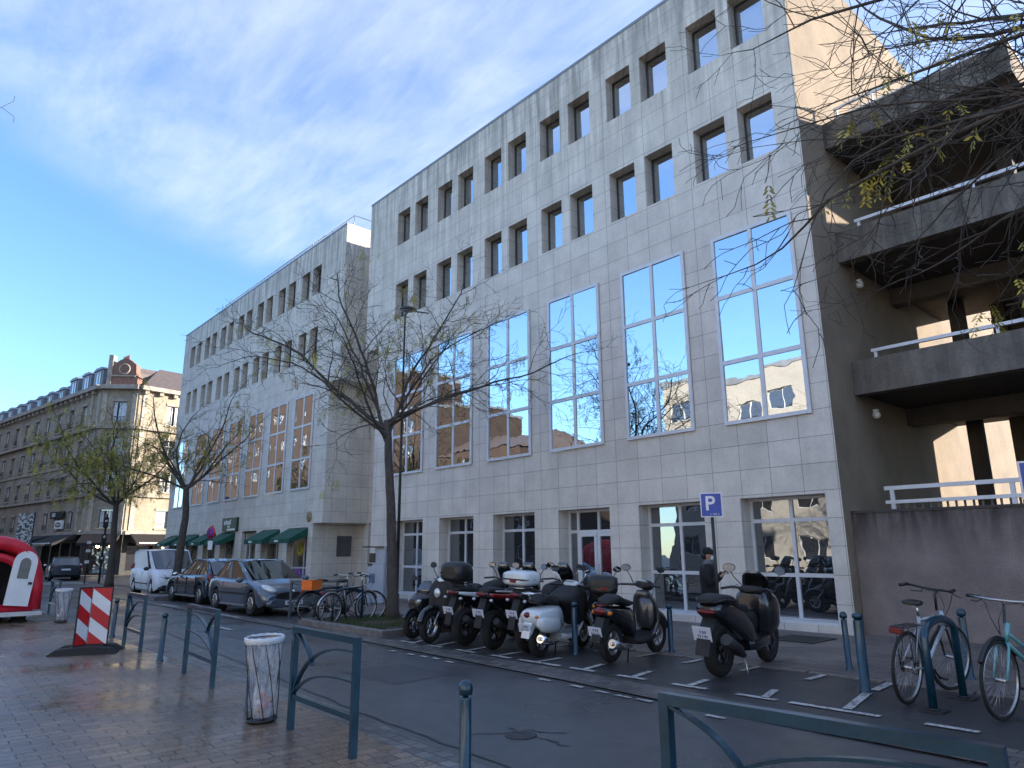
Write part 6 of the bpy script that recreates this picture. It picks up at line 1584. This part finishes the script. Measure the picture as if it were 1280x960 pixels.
def leaflets(mb, R, p, size, n=8, droop=1.0):
    # a pinnate leaf hanging from p
    d = Vector((R.uniform(-1,1), R.uniform(-1,1), R.uniform(-1.6,-.2)*droop)).normalized(); q = Vector(p); st = size/n
    for k in range(n):
        d = (d+Vector((0,0,-.16))).normalized(); q = q+d*st; w = d.cross(Vector((R.uniform(-.3,.3),R.uniform(-.3,.3),1))).normalized()
        l = size*.26*(1-.4*abs(k/n-.4))
        for s in (-1, 1):
            e = (w*s+d*.55+Vector((0,0,-.25+R.uniform(-.25,.25)))).normalized()*l; nrm = d*(st*.42)
            a = q; mb.add([tuple(a), tuple(a+e*.5+nrm), tuple(a+e), tuple(a+e*.5-nrm)], [(0,1,2,3)])
def tree(name, label, base, trunk, limbs, P, seed, leafn, leafsize, lm='leafy', tr=(.19,.13), tufts=None):
    T = Tree(seed); t = thing(name, label, 'tree', (base[0], base[1], 0), 0, P.get('group'))
    pts = [Vector(p) for p in trunk]; n = len(pts)
    fine = []; 
    for i in range(n-1):
        for j in range(4): fine.append(pts[i].lerp(pts[i+1], j/4)+Vector((T.R.gauss(0,.008),T.R.gauss(0,.008),0)))
    fine.append(pts[-1]); m = len(fine)
    rs = [tr[0]*(1.35 if i == 0 else (1.12 if i == 1 else 1))+(tr[1]-tr[0])*i/(m-1) for i in range(m)]
    mb = MB(); mb.tube(fine, rs, 14, caps=True); build('trunk', mb, MT['bark'], t)
    for (st, d, L, r) in limbs: T.grow(fine[-1]+Vector(st), d, L, r, r*.32, 0, P)
    wood = raw('limbs', T.wood, MT['bark'], t); tw = raw('twigs', T.twigs, MT['bark'], t)
    lb = MB(); R = T.R; tips = T.tips[:]; R.shuffle(tips)
    cl = [min(tips, key=lambda q: (q[0]-Vector(c)).length)[0] for c in P['centers']] if P.get('centers') else [R.choice(tips)[0] for _ in range(tufts or 14)] if tips else []
    cnt = 0
    for p, d in tips:
        dm = min((p-c).length for c in cl); pr = math.exp(-(dm/P.get('tuft', .7))**2)
        if R.random() < pr or R.random() < P.get('loose', .02):
            for _ in range(R.choice((1,2,3))): leaflets(lb, R, p+Vector((R.gauss(0,.05),)*3), leafsize*R.uniform(.6,1.1), 8); cnt += 1
        if cnt > leafn: break
    if lb.f: raw('leaves', lb, MT[lm], t)
    return t
PT = dict(up=[.05,.03,-.01,-.03], lev=3, ch=[.38,.29,.24], start=[.12,.15,.15,.1], len=[5,2.3,1.0,.46], rmin=.0040, flat=.8, tuft=.55, loose=.004, group='bare street trees along the kerb')
base = (-15.2, 9.6)
limb1 = []
for az_, el_, L_, r_ in ((222,34,5.2,.062),(208,58,5.2,.055),(238,18,4.2,.042),(175,66,4.8,.045),(110,68,4.6,.045),(70,44,3.6,.045),(48,20,4.8,.048),(38,52,4.8,.05),(15,32,3.2,.036),(300,44,3.4,.042)):
    a, e = math.radians(az_), math.radians(el_); limb1.append(((0,0,-.55*abs(math.sin(az_*1.7))), (math.cos(a)*math.cos(e), math.sin(a)*math.cos(e), math.sin(e)), L_, r_))
T1 = tree('street_tree', 'nearly bare tree with wide crossing branches in the kerbed planter', base, [(0,0,.05),(-.04,-.02,1.2),(-.12,-.06,2.6),(-.22,-.12,3.9),(-.28,-.18,4.95)], limb1, PT, 21, 420, .26, tufts=20, tr=(.142,.088))
PT2 = dict(PT); PT2.update(len=[4,1.9,.75,.36], ch=[.40,.33,.28], rmin=.006, tuft=.8, loose=.012)
limb2 = []
for az_, el_, L_, r_ in ((225,42,4.0,.065),(195,62,3.8,.06),(60,44,3.6,.06),(40,62,3.8,.06),(120,52,3.0,.05),(300,52,3.0,.05),(250,28,3.4,.045),(20,32,3.2,.045)):
    a, e = math.radians(az_), math.radians(el_); limb2.append(((0,0,-.2), (math.cos(a)*math.cos(e), math.sin(a)*math.cos(e), math.sin(e)), L_, r_))
T2 = tree('street_tree', 'sparse tree rising between the white van and the dark blue car', (-29.7, 8.9), [(0,0,.05),(.0,.05,1.5),(.05,.12,3.0),(-.02,.05,4.3)], limb2, PT2, 5, 700, .30, tufts=18, tr=(.17,.11))
PT3 = dict(PT2); PT3.update(len=[4.2,2.2,.9,.45], tuft=1.6, loose=.22, rmin=.007)
limb3 = []
for az_, el_, L_, r_ in ((225,32,4.8,.07),(200,58,4.4,.06),(60,38,4.4,.06),(40,62,4.2,.06),(120,50,3.2,.05),(300,50,3.6,.05),(250,20,4.4,.05),(25,26,4.2,.05),(160,25,3.4,.05)):
    a, e = math.radians(az_), math.radians(el_); limb3.append(((0,0,-.2), (math.cos(a)*math.cos(e), math.sin(a)*math.cos(e), math.sin(e)), L_, r_))
T3 = tree('street_tree', 'leafier yellow green tree before the corner building and cafe', (-39.8, 8.84), [(0,0,.0),(-.02,0,1.5),(-.08,-.05,3.0),(-.12,-.1,4.2)], limb3, PT3, 8, 3600, .40, 'leafg', tufts=48, tr=(.18,.12))
CEN = [Vector(c)-Vector((1.3,4.55,0)) for c in ((-1.75,3.93,4.9),(-2.0,3.8,4.0),(-1.95,3.83,3.8),(-1.45,4.05,4.05),(-1.42,4.06,3.8),(-.95,4.2,4.5),(-1.0,4.18,3.9),(-.9,4.2,3.15),(-1.1,4.15,4.6),(-.75,4.23,4.2))]
# tree by the camera whose boughs hang into the right of the picture
PO = dict(centers=CEN, up=[-.01,-.05,-.08,-.10], lev=3, ch=[.30,.26,.19], start=[.25,.12,.12,.1], len=[4,1.6,.75,.34], rmin=.0021, flat=.9, tuft=.19, loose=.002, step=.8)
lo = []
for az_, el_, L_, r_ in ((172,18,3.9,.035),(183,8,3.6,.03),(196,14,3.2,.03),(165,30,3.6,.035),(155,10,3.0,.03),(188,30,3.9,.03),(160,44,3.6,.03),(178,40,3.8,.03),(150,36,3.2,.03),(168,2,3.2,.025),(205,4,2.6,.025),(176,-2,2.8,.022),(90,50,2.4,.05),(20,50,2.2,.05),(290,50,2.2,.05)):
    a, e = math.radians(az_), math.radians(el_); lo.append(((0,0,-.25*((az_ % 7)/7)), (math.cos(a)*math.cos(e), math.sin(a)*math.cos(e), math.sin(e)), L_, r_))
T4 = tree('street_tree', 'tree with thin drooping twigs and a few yellow leaves hanging over the right', (1.3, 4.55), [(0,0,0),(.02,0,1.5),(.0,.02,3.0),(-.05,0,4.1)], lo, PO, 33, 560, .23, tufts=22, tr=(.14,.09))
# trees on the square, behind the camera's left: seen in the office windows and at the left edge
dup(T1, (-21.5, -4.0, 0), 1.9, 'bare tree on the square mirrored in the fourth and fifth tall windows')
dup(T1, (-13.0, -5.2, 0), 4.1, 'bare tree on the square mirrored in the ground floor windows')
dup(T2, (-29.0, -1.2, 0), .8, 'bare tree whose twig tips reach the left edge of the picture')

# fallen leaves and grit caught along the kerbs and on the paving
mb = MB(); R = random.Random(77)
def flake(x, y, z, s):
    a = R.uniform(0, 6.28); c, q = math.cos(a)*s, math.sin(a)*s; h = R.uniform(0, s*.5)
    mb.add([(x-c,y-q,z),(x+q*.45,y-c*.45,z+h),(x+c,y+q,z+.001),(x-q*.45,y+c*.45,z+h*.4)], [(0,1,2,3)])
for i in range(420):
    x = R.uniform(-20, 0); flake(x, 3.75+R.gauss(0,.16)+(.4 if x < -9 else 0), .004, R.uniform(.008,.02))
for i in range(380):
    x = R.uniform(-17, 2); flake(x, 7.25+R.gauss(0,.2), .007, R.uniform(.008,.022))
for i in range(300):
    flake(R.uniform(-14, 0), R.uniform(9.6, 14.2), .009, R.uniform(.008,.02))
for i in range(240):
    flake(R.uniform(-18, -3), R.uniform(.5, 3.6), .003, R.uniform(.007,.018))
lv = raw('fallen_leaves', mb, mat('dry_leaf', (.20,.14,.05), .7, 0, .5, 3)); lv['kind'] = 'stuff'; tag(lv, 'small dry leaves scattered on the wet paving and along the kerbs', 'leaves')
# seams and fittings on the inflatable
inf = next(o for o in bpy.data.objects if o.name == 'inflatable_chalet')
for dx in (-.5, -1.5, -2.5):
    m2 = MB(); m2.tube([(dx, y*1.012, .28+(z-.28)*1.012) for y, z in pr], .012, 5); build('seam', m2, MT['blackm'], inf)
# control cables and screens of dirt on the two wheelers near the camera
for s_, hz, fx in ((s8, .98, 1.2), (s9, 1.0, 1.45), (s6, .98, 1.2)):
    for sg in (-1, 1):
        m2 = MB(); m2.tube([(.90,sg*.2,hz),(.98,sg*.17,hz+.07),(1.04,sg*.10,hz-.02),(1.05,sg*.06,hz-.2)], .005, 5); build('control_cable', m2, MT['black'], s_)
